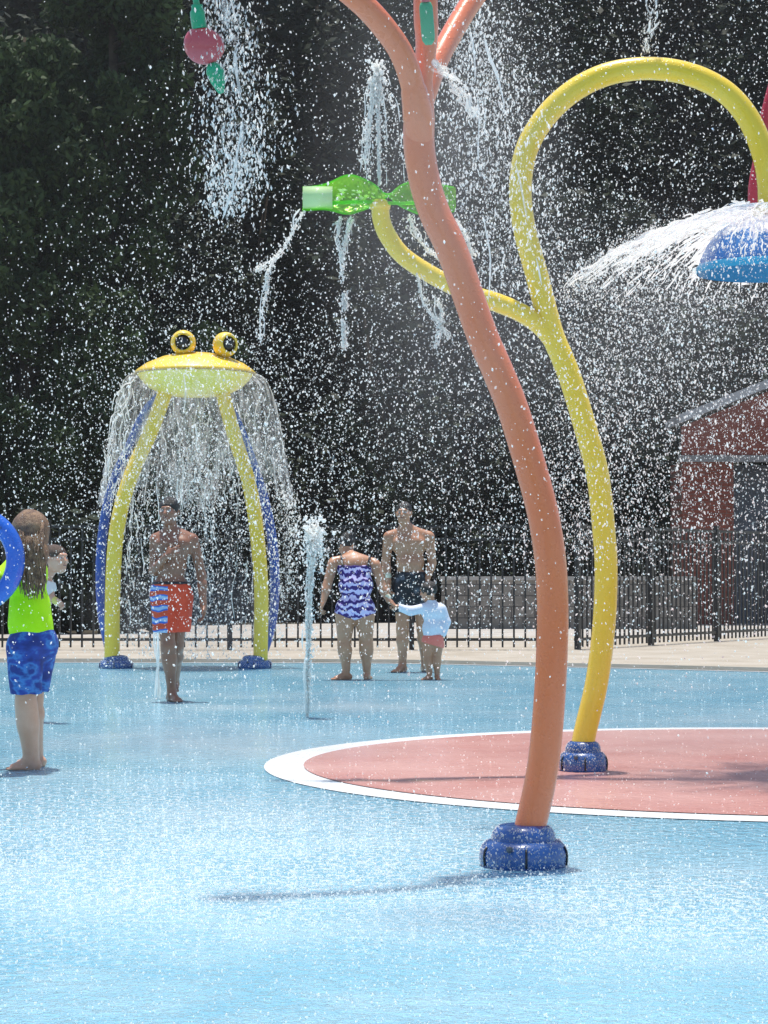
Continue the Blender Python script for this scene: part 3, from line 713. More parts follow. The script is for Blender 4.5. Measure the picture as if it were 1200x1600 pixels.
def nets(G, lo, h):
    n = np.array(G.shape) - 1; ins = G < 0
    acc = np.zeros(tuple(n) + (3,), np.float32); cnt = np.zeros(tuple(n), np.float32)
    corners = [(i, j, k) for i in (0, 1) for j in (0, 1) for k in (0, 1)]
    sl = lambda c: tuple(slice(c[i], c[i] + n[i]) for i in range(3))
    for a in corners:
        for axis in range(3):
            if a[axis]: continue
            b = list(a); b[axis] = 1; b = tuple(b)
            ga, gb = G[sl(a)], G[sl(b)]; m = (ga < 0) != (gb < 0)
            t_ = np.where(m, ga / np.where(m, ga - gb, 1), 0)
            for q in range(3): acc[..., q] += m * (a[q] + (t_ if q == axis else 0))
            cnt += m
    has = cnt > 0; idx = np.full(tuple(n), -1); ii = np.argwhere(has); idx[has] = np.arange(len(ii))
    v = lo + h * (ii + acc[has] / cnt[has][:, None])
    F_ = []
    for axis in range(3):
        o1, o2 = [(1, 2), (2, 0), (0, 1)][axis]
        s0 = [slice(1, n[i]) for i in range(3)]; s0[axis] = slice(0, n[axis])
        s1 = list(s0); s1[axis] = slice(1, n[axis] + 1)
        a = ins[tuple(s0)]; b = ins[tuple(s1)]
        for flip in (False, True):
            e = np.argwhere((a & ~b) if not flip else (~a & b))
            if not len(e): continue
            for i in range(3):
                if i != axis: e[:, i] += 1
            def g(d1, d2):
                q = e.copy(); q[:, o1] += d1; q[:, o2] += d2; return idx[q[:, 0], q[:, 1], q[:, 2]]
            quad = np.stack([g(-1, -1), g(0, -1), g(0, 0), g(-1, 0)], 1)
            F_.append(quad[:, ::-1] if flip else quad)
    return v, np.concatenate(F_)
def hand(B, wr, dr, nrm, g, curl=.35, side=1):
    B.cur = 3
    """palm, four fingers of different length with a knuckle bend, thumb from the side of the palm"""
    dr = unit(dr); nrm = unit(np.array(nrm) - dr * np.dot(nrm, dr)); sd_ = np.cross(dr, nrm) * side
    wr = np.array(wr, float)
    B.cone(wr, wr + dr * .035 * g, .024 * g, .027 * g, .012)
    pc = wr + dr * .055 * g
    fr = np.stack([dr, sd_, nrm], 1)
    B.ell(pc, np.array([.052, .040, .017]) * g, .012, fr)
    for i, (o, L) in enumerate(((-.027, .066), (-.009, .078), (.009, .074), (.026, .058))):
        a = wr + dr * .092 * g + sd_ * o * g
        c_ = curl + .12 * i; d1 = unit(dr * math.cos(c_) + nrm * math.sin(c_)); d2 = unit(dr * math.cos(c_ * 2.4) + nrm * math.sin(c_ * 2.4))
        b = a + d1 * L * .52 * g; e = b + d2 * L * .48 * g
        B.cone(a - dr * .02 * g, a, .0095 * g, .009 * g, .005); B.cone(a, b, .0088 * g, .008 * g, .003); B.cone(b, e, .008 * g, .0065 * g, .003)
    a = wr + dr * .03 * g - sd_ * .026 * g; b = a + unit(dr * .75 - sd_ * .7 + nrm * .25) * .036 * g; e = b + unit(dr * .95 - sd_ * .2 + nrm * .4) * .030 * g
    B.cone(a, b, .013 * g, .0105 * g, .008); B.cone(b, e, .010 * g, .008 * g, .003); B.cur = 0
def foot(B, an, fd, g, lift=0.0):
    B.cur = 4
    """heel, arch, ball and five toes; fd = toe direction, sole on z=0 (+lift)"""
    fd = unit([fd[0], fd[1], 0]); sd_ = np.array([-fd[1], fd[0], 0]); an = np.array(an, float); z = lift
    heel = np.array([an[0], an[1], 0]) - fd * .035 * g; 
    B.ell(heel + [0, 0, z + .032 * g], np.array([.036, .032, .034]) * g, .02, np.stack([fd, sd_, [0, 0, 1]], 1))
    ball = heel + fd * .155 * g
    B.cone(an + [0, 0, 0], np.array([an[0], an[1], z + .045 * g]), .034 * g, .036 * g, .02)
    B.cone(np.array([an[0], an[1], z + .055 * g]) + fd * .02 * g, ball + [0, 0, z + .022 * g], .032 * g, .020 * g, .03)
    for w_ in (-.022, .0, .020): B.cone(heel + [0, 0, z + .018 * g], ball + sd_ * w_ * g + [0, 0, z + .016 * g], .018 * g, .016 * g, .014)
    for i, (o, L, r) in enumerate(((-.031, .040, .012), (-.013, .044, .009), (.002, .040, .0085), (.016, .033, .008), (.029, .026, .0078))):
        a = ball + sd_ * o * g + [0, 0, z + .012 * g]; B.cone(a, a + fd * L * g - [0, 0, .003], r * g, r * .85 * g, .006)
    B.cur = 0
def head(B, c, f, g, up=(0, 0, 1), ears=True):
    B.cur = 5
    """c = centre of the skull; f = facing; returns frame and builds cranium, jaw, nose, brow, lips, ears"""
    up = unit(up); f = unit(np.array(f) - up * np.dot(f, up)); r_ = np.cross(f, up); fr = np.stack([r_, f, up], 1); c = np.array(c, float)
    q = lambda x, y, z: c + r_ * x * g + f * y * g + up * z * g
    B.ell(q(0, -.012, .022), np.array([.076, .092, .088]) * g, .02, fr)
    B.ell(q(0, .022, -.028), np.array([.062, .066, .078]) * g, .03, fr)
    B.ell(q(0, .052, -.078), np.array([.034, .030, .026]) * g, .03, fr)       # chin
    B.cone(q(0, .082, .022), q(0, .103, -.016), .009 * g, .014 * g, .010)      # nose
    B.cone(q(-.03, .078, .036), q(.03, .078, .036), .010 * g, .010 * g, .014)  # brow
    B.ell(q(0, .086, -.046), np.array([.024, .010, .009]) * g, .006, fr)       # lips
    B.ell(q(-.040, .060, -.012), np.array([.022, .018, .02]) * g, .02, fr); B.ell(q(.040, .060, -.012), np.array([.022, .018, .02]) * g, .02, fr)
    if ears:
        for e in (-1, 1):
            B.ell(q(e * .078, -.005, 0.0), np.array([.010, .020, .031]) * g, .006, fr)
    B.cur = 0
    return q, fr
def face_parts(q, fr, g, root, skin_name='eye'):
    m1 = simple('eye_white', (.55, .55, .55), (.6, .6, .6), 5, .2); m2 = simple('iris', (.015, .01, .008), (.03, .02, .012), 5, .2)
    for e in (-1, 1):
        b = Body(.003); b.ell(q(e * .030, .079, .012), np.array([.014, .008, .008]) * g, .004, fr)
        v, f = b.mesh(); o = mesh('eye', v + root['_o'] if False else v, f, m1, root)
        b = Body(.003); b.ell(q(e * .030, .0865, .012), np.array([.006, .003, .006]) * g, .004, fr); v, f = b.mesh(); mesh('iris', v, f, m2, o)
    b = Body(.003); b.ell(q(0, .0935, -.046), np.array([.020, .005, .0045]) * g, .004, fr); v, f = b.mesh(); mesh('lips', v, f, simple('lips', (.16, .06, .05), (.2, .08, .06), 5, .4), root)
def skin(name, a, b_, rough=.42):
    m, t, b = newmat(name); v = coords(t); n = noise(t, v, 7, 5)
    t.links.new(ramp(t, n, [(.35, a), (.65, b_)]), b.inputs['Base Color']); b.inputs['Roughness'].default_value = rough
    b.inputs['Subsurface Weight'].default_value = .08; b.inputs['Subsurface Radius'].default_value = (.012, .005, .003)
    n2 = noise(t, v, 90, 2); t.links.new(bump(t, n2, .15, .003), b.inputs['Normal']); b.inputs['Coat Weight'].default_value = .25; b.inputs['Coat Roughness'].default_value = .15
    return m
SK_L = skin('light_skin', (.56, .29, .18), (.66, .37, .25)); SK_T = skin('tan_skin', (.42, .19, .10), (.50, .25, .14)); SK_D = skin('brown_skin', (.24, .10, .055), (.31, .14, .08))
def fabric(name, stops, scale, kind='noise', rough=.75, vec=(1, 1, 1), dist=2.0):
    m, t, b = newmat(name); v = coords(t, vec)
    if kind == 'noise': f_ = noise(t, v, scale, 3, .5)
    elif kind == 'voro':
        n_ = N(t, 'TexVoronoi'); n_.inputs['Scale'].default_value = scale; t.links.new(v, n_.inputs['Vector']); f_ = n_.outputs['Distance']
    else:
        n_ = N(t, 'TexWave'); n_.bands_direction = 'Z'; n_.inputs['Scale'].default_value = scale; n_.inputs['Distortion'].default_value = dist
        n_.inputs['Detail'].default_value = 3; n_.inputs['Detail Scale'].default_value = 2.2; t.links.new(v, n_.inputs['Vector']); f_ = n_.outputs['Fac']
    t.links.new(ramp(t, f_, stops), b.inputs['Base Color']); b.inputs['Roughness'].default_value = rough
    w1 = noise(t, coords(t, (1, 1, .5)), 16, 3); t.links.new(bump(t, w1, .5, .02), b.inputs['Normal'])
    return m
HAIR_D = simple('black_hair', (.008, .006, .005), (.02, .014, .01), 60, .4, .6); HAIR_B = simple('brown_hair', (.045, .022, .013), (.11, .06, .035), 60, .45, .6)
def lerp(a, b, t): return np.array(a, float) * (1 - t) + np.array(b, float) * t

LEG = [False]
UPPER = (0, 1)
LOWER = (0, 2)
def leg(B, *a, **k):
    LEG[0] = True; limb(B, *a, **k); LEG[0] = False
class Fig:
    """a person posed from joints given in photo pixels plus depth offsets"""
    def __init__(s, foot_px, foot_py, label, group=None, h=.006):
        s.d = GD(foot_py); s.s = F / s.d; s.x0 = foot_px; s.y0 = foot_py
        g = P(foot_px, foot_py, s.d); s.o = np.array([g.x, g.y, 0])
        s.root = None; s.label = label; s.group = group; s.B = Body(h); s.h = h
    def J(s, x, y, dy=0): return s.o + np.array([(x - s.x0) / s.s, dy, (s.y0 - y) / s.s])
    def build_skin(s, mat):
        v, f = s.B.mesh(); s.root = mesh('person', v, f, mat, None, True, origin=s.o)
        tag(s.root, s.label, 'person', s.group); return s.root
    def part(s, name, B, mat, grow=0, cuts=(), wob=0.0, parent=None):
        v, f = B.mesh(grow, cuts, wob=wob); return mesh(name, v, f, mat, parent or s.root)
def limb(B, a, b, c, r0, r1, r2, k=.02, bulge=True):
    keep = B.cur; B.cur = 2 if LEG[0] else 1
    B.cone(a, b, r0, r1, k); 
    m = lerp(b, c, .3); B.cone(b, m, r1 * .96, r1 * .98, k); B.cone(m, c, r1 * .98, r2, k); B.cur = keep

PEOPLE = {}
# --- girl in neon shirt (seen from behind and the side, facing left)
def girl():
    g = Fig(45, 1203, 'long-haired girl in neon yellow-green shirt and blue board shorts', h=.006); J = g.J; B = g.B; k = .8
    fdir = np.array([-.85, .5, 0])
    hipN, kneeN, ankN = J(40, 1010, -.03), J(42, 1098, -.04), J(49, 1183, 0)
    hipF, kneeF, ankF = J(54, 1008, .10), J(44, 1094, .16), J(47, 1180, .22)
    B.ell(J(48, 1000, .03), (.105, .10, .10), .03); B.ell(J(44, 950, .03), (.088, .085, .13), .04); B.ell(J(36, 900, .03), (.10, .10, .12), .04)
    leg(B, hipN, kneeN, ankN, .074, .052, .034, .03); leg(B, hipF, kneeF, ankF, .07, .050, .034, .03)
    B.cone(lerp(kneeN, ankN, .15), lerp(kneeN, ankN, .45), .052, .048, .03); B.cone(lerp(kneeN, ankN, .45), ankN, .048, .036, .03)
    foot(B, ankN, (-1, -.12), .80); foot(B, ankF, (-1, .2), .80)
    B.cone(J(36, 882, .03), J(40, 858, .02), .045, .042, .03)
    q, fr = head(B, J(41, 832, .0), (-.75, .66, -.05), .92)
    shN, shF = J(30, 885, -.07), J(34, 884, .14)
    elN, wrN = J(2, 912, -.14), J(-30, 936, -.17); elF, wrF = J(6, 915, .2), J(-24, 925, .05)
    limb(B, shN, elN, wrN, .042, .034, .024); limb(B, shF, elF, wrF, .040, .034, .024)
    hand(B, wrN, (-1, -.05, -.4), (0, -.2, 1), .8, .9); hand(B, wrF, (-1, -.2, -.1), (0, -.2, 1), .8, .9, -1)
    r = g.build_skin(SK_L); face_parts(q, fr, .92, r)
    S = Body(.006)
    S.ell(J(47, 985, .03), (.098, .10, .06), .03); S.ell(J(45, 955, .03), (.092, .09, .13), .04); S.ell(J(36, 898, .03), (.105, .108, .115), .04)
    S.cone(shN, elN, .050, .043, .03); S.cone(shF, elF, .046, .041, .03); S.cone(J(36, 880, .03), J(38, 868, .02), .05, .045, .02)
    S.ell(J(45, 975, .03), (.104, .105, .09), .03)
    neon = simple('neon_shirt', (.42, .85, .0), (.50, .95, .01), 10, .7, .35, spec=.3)
    g.part('shirt', S.take(B, UPPER), neon, 0.01, [(J(48, 990, 0), (.06, 0, -1)), (J(-4, 912, 0), (-1, 0, 0)), (J(40, 862, 0), (0, .2, 1))], .0015)
    T = Body(.006); T.ell(J(53, 1003, .03), (.106, .108, .085), .03); T.cone(J(38, 1015, -.02), J(43, 1085, -.03), .080, .068, .03); T.cone(J(57, 1012, .1), J(47, 1080, .15), .082, .060, .03); T.ell(J(64, 1012, .04), (.062, .08, .06), .03)
    bs = fabric('blue_board_shorts', [(.38, (.012, .03, .19)), (.47, (.02, .06, .33)), (.53, (.05, .20, .52)), (.6, (.012, .035, .22))], 8, 'noise', vec=(1, 1, 1.6))
    g.part('board_shorts', T.take(B, LOWER), bs, 0.012, [(J(44, 1084, 0), (0, 0, -1)), (J(44, 983, 0), (-.06, 0, 1))], .003)
    # hair: cap, mane down the back, loose wet strands
    Hh = Body(.006); Hh.ell(q(0, -.022, .030), (.084, .094, .090), .03, fr)
    Hh.cone(J(50, 832, -.02), J(58, 870, -.07), .088, .062, .05); Hh.cone(J(58, 870, -.07), J(63, 905, -.09), .058, .040, .04)
    Hh.cone(J(48, 868, -.085), J(54, 900, -.10), .042, .024, .04)
    hm = simple('long_brown_hair', (.11, .055, .03), (.34, .20, .10), 30, .4, .8)
    hair = g.part('hair', Hh, hm, 0, (), .003)
    st = MB(); random.seed(4)
    for i in range(150):
        x = random.uniform(38, 73); xe = x + random.uniform(-3, 5); y1 = random.uniform(895, 938)
        pts = [J(lerp(x - 4, xe, t_) + 2.6 * t_ * math.sin(t_ * 11 + i * 1.7), lerp(818, y1, t_), -.075 - .06 * math.sin(t_ * 2.6) + random.uniform(-.008, .008)) for t_ in np.linspace(0, 1, 9)]
        st.tube(pts, [.006] * 4 + [.005, .0045, .004, .003, .0015], 6)
    st.build('hair_strands', hm, hair)
    c = np.array(tuple(P(-47, 875, g.d - .20)))
    # blue swim ring held in front of her
    n1_, n2_ = 64, 24; aa = np.linspace(0, 2 * math.pi, n1_, endpoint=False); bb = np.linspace(0, 2 * math.pi, n2_, endpoint=False)
    Rm_, rm_ = 70 / g.s, 14.3 / g.s
    v = [(c[0] + (Rm_ + rm_ * math.cos(b)) * math.cos(a), c[1] + rm_ * 1.15 * math.sin(b), c[2] + (Rm_ + rm_ * math.cos(b)) * math.sin(a)) for a in aa for b in bb]
    f = [[i * n2_ + j, ((i + 1) % n1_) * n2_ + j, ((i + 1) % n1_) * n2_ + (j + 1) % n2_, i * n2_ + (j + 1) % n2_] for i in range(n1_) for j in range(n2_)]
    ring = tag(mesh('swim_ring', v, np.array(f), wet_paint('ring_vinyl', (.012, .10, .52), (.02, .14, .62)), None, True, origin=c), 'blue inflatable ring held in front of the neon-shirted girl', 'swim ring')
    vv = MB().tube([c + [Rm_ * .7, -rm_ * 1.1, Rm_ * .7], c + [Rm_ * .7, -rm_ * 1.1 - .02, Rm_ * .7]], .008, 10).build('valve', M['blue_cover'], ring)
girl()

def child_behind():
    g = Fig(50, 1128, 'small child in white shirt half hidden behind the neon-shirted girl', h=.006); J = g.J; B = g.B
    k = .8
    B.ell(J(52, 1010), (.09, .08, .08), .03); B.ell(J(56, 975), (.085, .075, .11), .04); B.ell(J(62, 930), (.10, .08, .11), .04)
    leg(B, J(45, 1015), J(43, 1070), J(44, 1115), .065, .045, .028); leg(B, J(57, 1015), J(57, 1070), J(54, 1115), .065, .045, .028)
    foot(B, J(44, 1115), (-.4, -1), .6); foot(B, J(54, 1115), (-.2, -1), .6)
    B.cone(J(66, 910), J(78, 893), .04, .038, .03)
    q, fr = head(B, J(88, 875, -.03), (.75, -.55, -.45), .88)
    limb(B, J(74, 912), J(76, 932, -.03), J(86, 938, -.06), .034, .028, .022); limb(B, J(50, 912), J(42, 935), J(40, 955, -.06), .034, .028, .02)
    hand(B, J(86, 938, -.06), (.75, -.1, -.5), (-.3, -.6, -.4), .72, .7); hand(B, J(40, 955, -.06), (0, -.2, -1), (1, 0, 0), .72)
    r = g.build_skin(SK_L); face_parts(q, fr, .88, r)
    S = Body(.006); S.ell(J(56, 975), (.09, .08, .12), .04); S.ell(J(62, 930), (.105, .085, .11), .04); S.cone(J(72, 912), J(75, 928, -.02), .042, .036, .03); S.cone(J(50, 912), J(43, 930), .042, .036, .03)
    g.part('shirt', S.take(B, UPPER), simple('white_cotton', (.68, .68, .66), (.75, .75, .73), 8, .8, .3), 0.008, [(J(50, 1010), (0, 0, -1)), (J(66, 905), (.3, 0, 1)), (J(76, 932), (.7, 0, -.7))], .001)
    T = Body(.006); T.ell(J(52, 1012), (.095, .085, .07), .03); T.cone(J(46, 1015), J(44, 1055), .072, .06, .02); T.cone(J(57, 1015), J(57, 1055), .072, .06, .02)
    g.part('shorts', T.take(B, LOWER), fabric('grey_shorts', [(.4, (.05, .06, .08)), (.6, (.07, .08, .1))], 8), 0.01, [(J(50, 1055), (0, 0, -1)), (J(50, 1005), (0, 0, 1))])
    Hh = Body(.006); Hh.ell(q(0, -.018, .036), np.array([.082, .098, .085]) * .88, .02, fr); Hh.cone(q(0, -.06, 0), q(0, -.065, -.06), .05, .03, .03)
    g.part('hair', Hh, HAIR_B, .002, [(q(0, .048, .0), tuple(fr[:, 1] - .5 * fr[:, 2]))], .002)
    w = Body(.004); a = J(86, 938, -.06); w.cone(a + [.002, 0, 0], a + [.018, -.002, -.012], .025, .025, .004); g.part('wristband', w, simple('yellow_band', (.7, .6, .15), (.75, .65, .2), 5), 0)
child_behind()

def young_man():
    g = Fig(268, 1096, 'shirtless young man in orange and blue board shorts under the frog water', h=.006); J = g.J; B = g.B
    B.ell(J(266, 915, 0), (.14, .10, .09), .04); B.ell(J(267, 885, -.0), (.125, .09, .12), .05); B.ell(J(271, 853, 0), (.155, .10, .13), .05)
    B.ell(J(257, 850, -.06), (.07, .045, .05), .03); B.ell(J(284, 850, -.06), (.07, .045, .05), .03)
    leg(B, J(256, 930, 0), J(264, 1010, -.07), J(268, 1078, 0), .085, .056, .034, .03); leg(B, J(280, 930, .05), J(274, 1010, .10), J(266, 1070, .38), .085, .055, .034, .03)
    B.cone(lerp(J(264, 1010, -.07), J(268, 1078, 0), .12) + [0, .012, 0], lerp(J(264, 1010, -.07), J(268, 1078, 0), .45) + [0, .015, 0], .055, .050, .03)
    foot(B, J(268, 1078, 0), (.55, -.9), .98); foot(B, J(266, 1070, .38), (.1, -1), .95, .06)
    B.cone(J(268, 836, .0), J(265, 818, -.02), .055, .05, .03)
    B.cone(J(266, 832, 0), J(243, 843, 0), .042, .05, .04); B.cone(J(272, 832, 0), J(298, 843, 0), .042, .05, .04)
    q, fr = head(B, J(264, 801, -.03), (-.25, -.95, -.12), .98)
    limb(B, J(301, 845, 0), J(314, 900, .03), J(318, 945, -.03), .046, .037, .026); limb(B, J(242, 846, 0), J(240, 893, -.02), J(262, 870, -.17), .046, .037, .026)
    hand(B, J(318, 945, -.03), (.05, -.15, -1), (-1, -.2, 0), .97, .35); hand(B, J(262, 870, -.17), (.8, -.1, .45), (0, 1, 0), .95, .5, -1)
    r = g.build_skin(SK_D); face_parts(q, fr, .98, r)
    T = Body(.006); T.ell(J(266, 925, 0), (.15, .115, .09), .03); T.cone(J(256, 935, 0), J(260, 990, -.06), .098, .088, .03); T.cone(J(279, 935, .04), J(276, 988, .08), .098, .092, .03)
    m, t, b = newmat('two_tone_board_shorts'); tc = N(t, 'TexCoord'); sp = N(t, 'SeparateXYZ'); t.links.new(tc.outputs['Object'], sp.inputs[0])
    wv = N(t, 'TexWave'); wv.bands_direction = 'Z'; wv.inputs['Scale'].default_value = 3.6; wv.inputs['Distortion'].default_value = 5; wv.inputs['Detail'].default_value = 3; t.links.new(tc.outputs['Object'], wv.inputs['Vector'])
    cc = ramp(t, wv.outputs['Fac'], [(.35, (.62, .07, .02)), (.42, (.55, .2, .12)), (.5, (.02, .06, .42)), (.75, (.02, .16, .6)), (.95, (.35, .5, .7))])
    gt = N(t, 'Math', operation='GREATER_THAN'); gt.inputs[1].default_value = -.02; t.links.new(sp.outputs[0], gt.inputs[0]); mx_ = N(t, 'MixRGB'); t.links.new(gt.outputs[0], mx_.inputs[0]); t.links.new(cc, mx_.inputs[1]); mx_.inputs[2].default_value = (.70, .06, .015, 1)
    t.links.new(mx_.outputs[0], b.inputs['Base Color']); b.inputs['Roughness'].default_value = .6; w1 = noise(t, tc.outputs['Object'], 14, 3); t.links.new(bump(t, w1, .5, .02), b.inputs['Normal'])
    sh = g.part('board_shorts', T.take(B, LOWER), m, 0.012, [(J(266, 988), (0, 0, -1)), (J(266, 913), (0, 0, 1))], .002)
    W = Body(.006); W.ell(J(266, 913, 0), (.145, .108, .05), .02); g.part('waistband', W, M['iron'], .006, [(J(266, 917), (0, 0, -1)), (J(266, 909), (0, 0, 1))], parent=sh)
    Hh = Body(.005); Hh.ell(q(0, -.016, .042), np.array([.081, .096, .082]) * .98, .02, fr)
    g.part('hair', Hh, HAIR_D, .004, [(q(0, .055, .03), tuple(.7 * fr[:, 1] - .7 * fr[:, 2]))], .003)
young_man()

def woman():
    g = Fig(553, 1062, 'woman in purple striped swimsuit seen from behind holding the toddler\'s hand', h=.006); J = g.J; B = g.B
    B.ell(J(555, 948, 0), (.165, .13, .12), .04); B.ell(J(556, 915, 0), (.145, .11, .13), .05); B.ell(J(554, 885, .04), (.165, .11, .12), .05)
    leg(B, J(540, 960, 0), J(538, 1005, 0), J(541, 1045, 0), .105, .062, .040, .03); leg(B, J(569, 960, 0), J(572, 1005, .02), J(573, 1045, .03), .105, .062, .040, .03)
    for a, b in ((J(538, 1005, 0), J(541, 1045, 0)), (J(572, 1005, .02), J(573, 1045, .03))): B.cone(lerp(a, b, .15) - [0, .015, 0], lerp(a, b, .5) - [0, .012, 0], .058, .05, .03)
    foot(B, J(541, 1050, 0), (-.8, -.35), .9); foot(B, J(573, 1050, .03), (.15, 1), .9)
    B.cone(J(552, 874, .05), J(543, 862, .12), .055, .05, .04)
    B.cone(J(552, 872, .05), J(522, 878, .02), .045, .05, .04); B.cone(J(554, 872, .05), J(584, 880, .02), .045, .05, .04)
    q, fr = head(B, J(541, 854, .15), (-.55, .55, -.7), .92, (-.45, .45, .8))
    limb(B, J(520, 882, 0), J(511, 915, -.03), J(506, 938, -.08), .052, .042, .027); limb(B, J(587, 884, 0), J(597, 918, -.02), J(607, 938, -.05), .052, .042, .027)
    hand(B, J(506, 938, -.08), (-.3, -.2, -1), (.8, .3, 0), .92, .4); hand(B, J(607, 938, -.05), (.7, -.1, -.6), (-.3, .2, -.9), .92, .9, -1)
    r = g.build_skin(SK_T); face_parts(q, fr, .92, r)
    S = Body(.006); S.ell(J(555, 948, 0), (.172, .137, .11), .04); S.ell(J(556, 915, 0), (.152, .117, .13), .05); S.ell(J(554, 893, .03), (.150, .115, .10), .05)
    sm = fabric('purple_stripes', [(.36, (.035, .012, .14)), (.50, (.14, .06, .40)), (.58, (.50, .38, .72)), (.8, (.64, .56, .80))], 4.6, 'wave', vec=(1.6, 1.6, 1), dist=7)
    suit = g.part('swimsuit', S.take(B, LOWER), sm, 0.006, [(J(555, 969), (.35, 0, -1)), (J(555, 969), (-.35, 0, -1)), (J(555, 884), (0, 0, 1))], .003)
    for x0, x1 in ((536, 533), (575, 578)):
        st = MB(); st.tube(spline([J(x0, 886, -.085), J((x0 + x1) / 2, 876, -.07), J(x1, 868, -.01), J(x1, 872, .1)], 6), .009, 8); st.build('strap', M['iron'], suit)
    Hh = Body(.005); Hh.ell(q(0, -.02, .034), np.array([.082, .096, .088]) * .92, .02, fr); Hh.ell(q(0, -.09, .075), (.045, .045, .04), .02)
    g.part('hair', Hh, HAIR_D, .004, [(q(0, .045, .0), tuple(.8 * fr[:, 1] - .6 * fr[:, 2]))], .003)
    w = Body(.004); a = J(604, 931, -.045); w.cone(a, a + [.016, 0, -.016], .03, .03, .004); g.part('wristband', w, simple('cream_band', (.6, .55, .4), (.65, .6, .45), 5), 0)
woman()

def man():
    g = Fig(640, 1050, 'shirtless man in black trunks standing behind the toddler', h=.006); J = g.J; B = g.B
    B.ell(J(642, 900, 0), (.155, .11, .10), .04); B.ell(J(641, 878, -.0), (.148, .105, .14), .05); B.ell(J(639, 850, 0), (.185, .115, .15), .05)
    B.ell(J(627, 848, -.06), (.085, .055, .06), .03); B.ell(J(652, 848, -.06), (.085, .055, .06), .03); B.ell(J(640, 882, -.03), (.12, .095, .09), .04)
    leg(B, J(629, 920, 0), J(629, 985, -.02), J(629, 1037, .0), .095, .062, .038, .03); leg(B, J(656, 920, 0), J(661, 985, 0), J(664, 1032, .12), .095, .062, .038, .03)
    foot(B, J(629, 1037, 0), (-.55, -.9), 1.05); foot(B, J(664, 1034, .12), (.3, -.95), 1.05)
    B.cone(J(636, 832, .0), J(632, 817, -.02), .062, .056, .03)
    B.cone(J(636, 828, 0), J(609, 838, 0), .05, .055, .05); B.cone(J(640, 828, 0), J(669, 838, 0), .05, .055, .05)
    q, fr = head(B, J(631, 803, -.02), (-.2, -.97, -.08), 1.0)
    limb(B, J(607, 840, 0), J(603, 880, .02), J(607, 908, -.06), .055, .044, .030); limb(B, J(671, 840, 0), J(675, 880, .02), J(668, 903, -.06), .055, .044, .030)
    hand(B, J(607, 908, -.06), (.1, -.15, -1), (1, -.2, 0), 1.02, .35, -1); hand(B, J(668, 903, -.06), (-.15, -.1, -1), (-1, -.2, 0), 1.02, .35)
    r = g.build_skin(SK_T); face_parts(q, fr, 1, r)
    T = Body(.006); T.ell(J(642, 908, 0), (.165, .12, .10), .03); T.cone(J(629, 920, 0), J(630, 955, -.01), .108, .105, .03); T.cone(J(656, 920, 0), J(659, 955, 0), .108, .105, .03)
    g.part('swim_trunks', T.take(B, LOWER), fabric('black_trunks', [(.45, (.008, .009, .012)), (.58, (.02, .022, .028)), (.66, (.09, .10, .12))], 14), 0.011, [(J(642, 957), (0, 0, -1)), (J(642, 894), (0, 0, 1))], .002)
    Hh = Body(.005); Hh.ell(q(0, -.018, .044), np.array([.080, .094, .080]), .02, fr)
    g.part('hair', Hh, HAIR_D, .003, [(q(0, .05, .035), tuple(.6 * fr[:, 1] - .8 * fr[:, 2]))], .002)
    for x in (630, 636):
        w = Body(.004); a = J(606.5, 899, -.05); 
    w.cone(a, a + [0, 0, -.018], .033, .033, .004); g.part('wristband', w, simple('pale_band', (.6, .55, .4), (.65, .6, .45), 5), 0)
man()

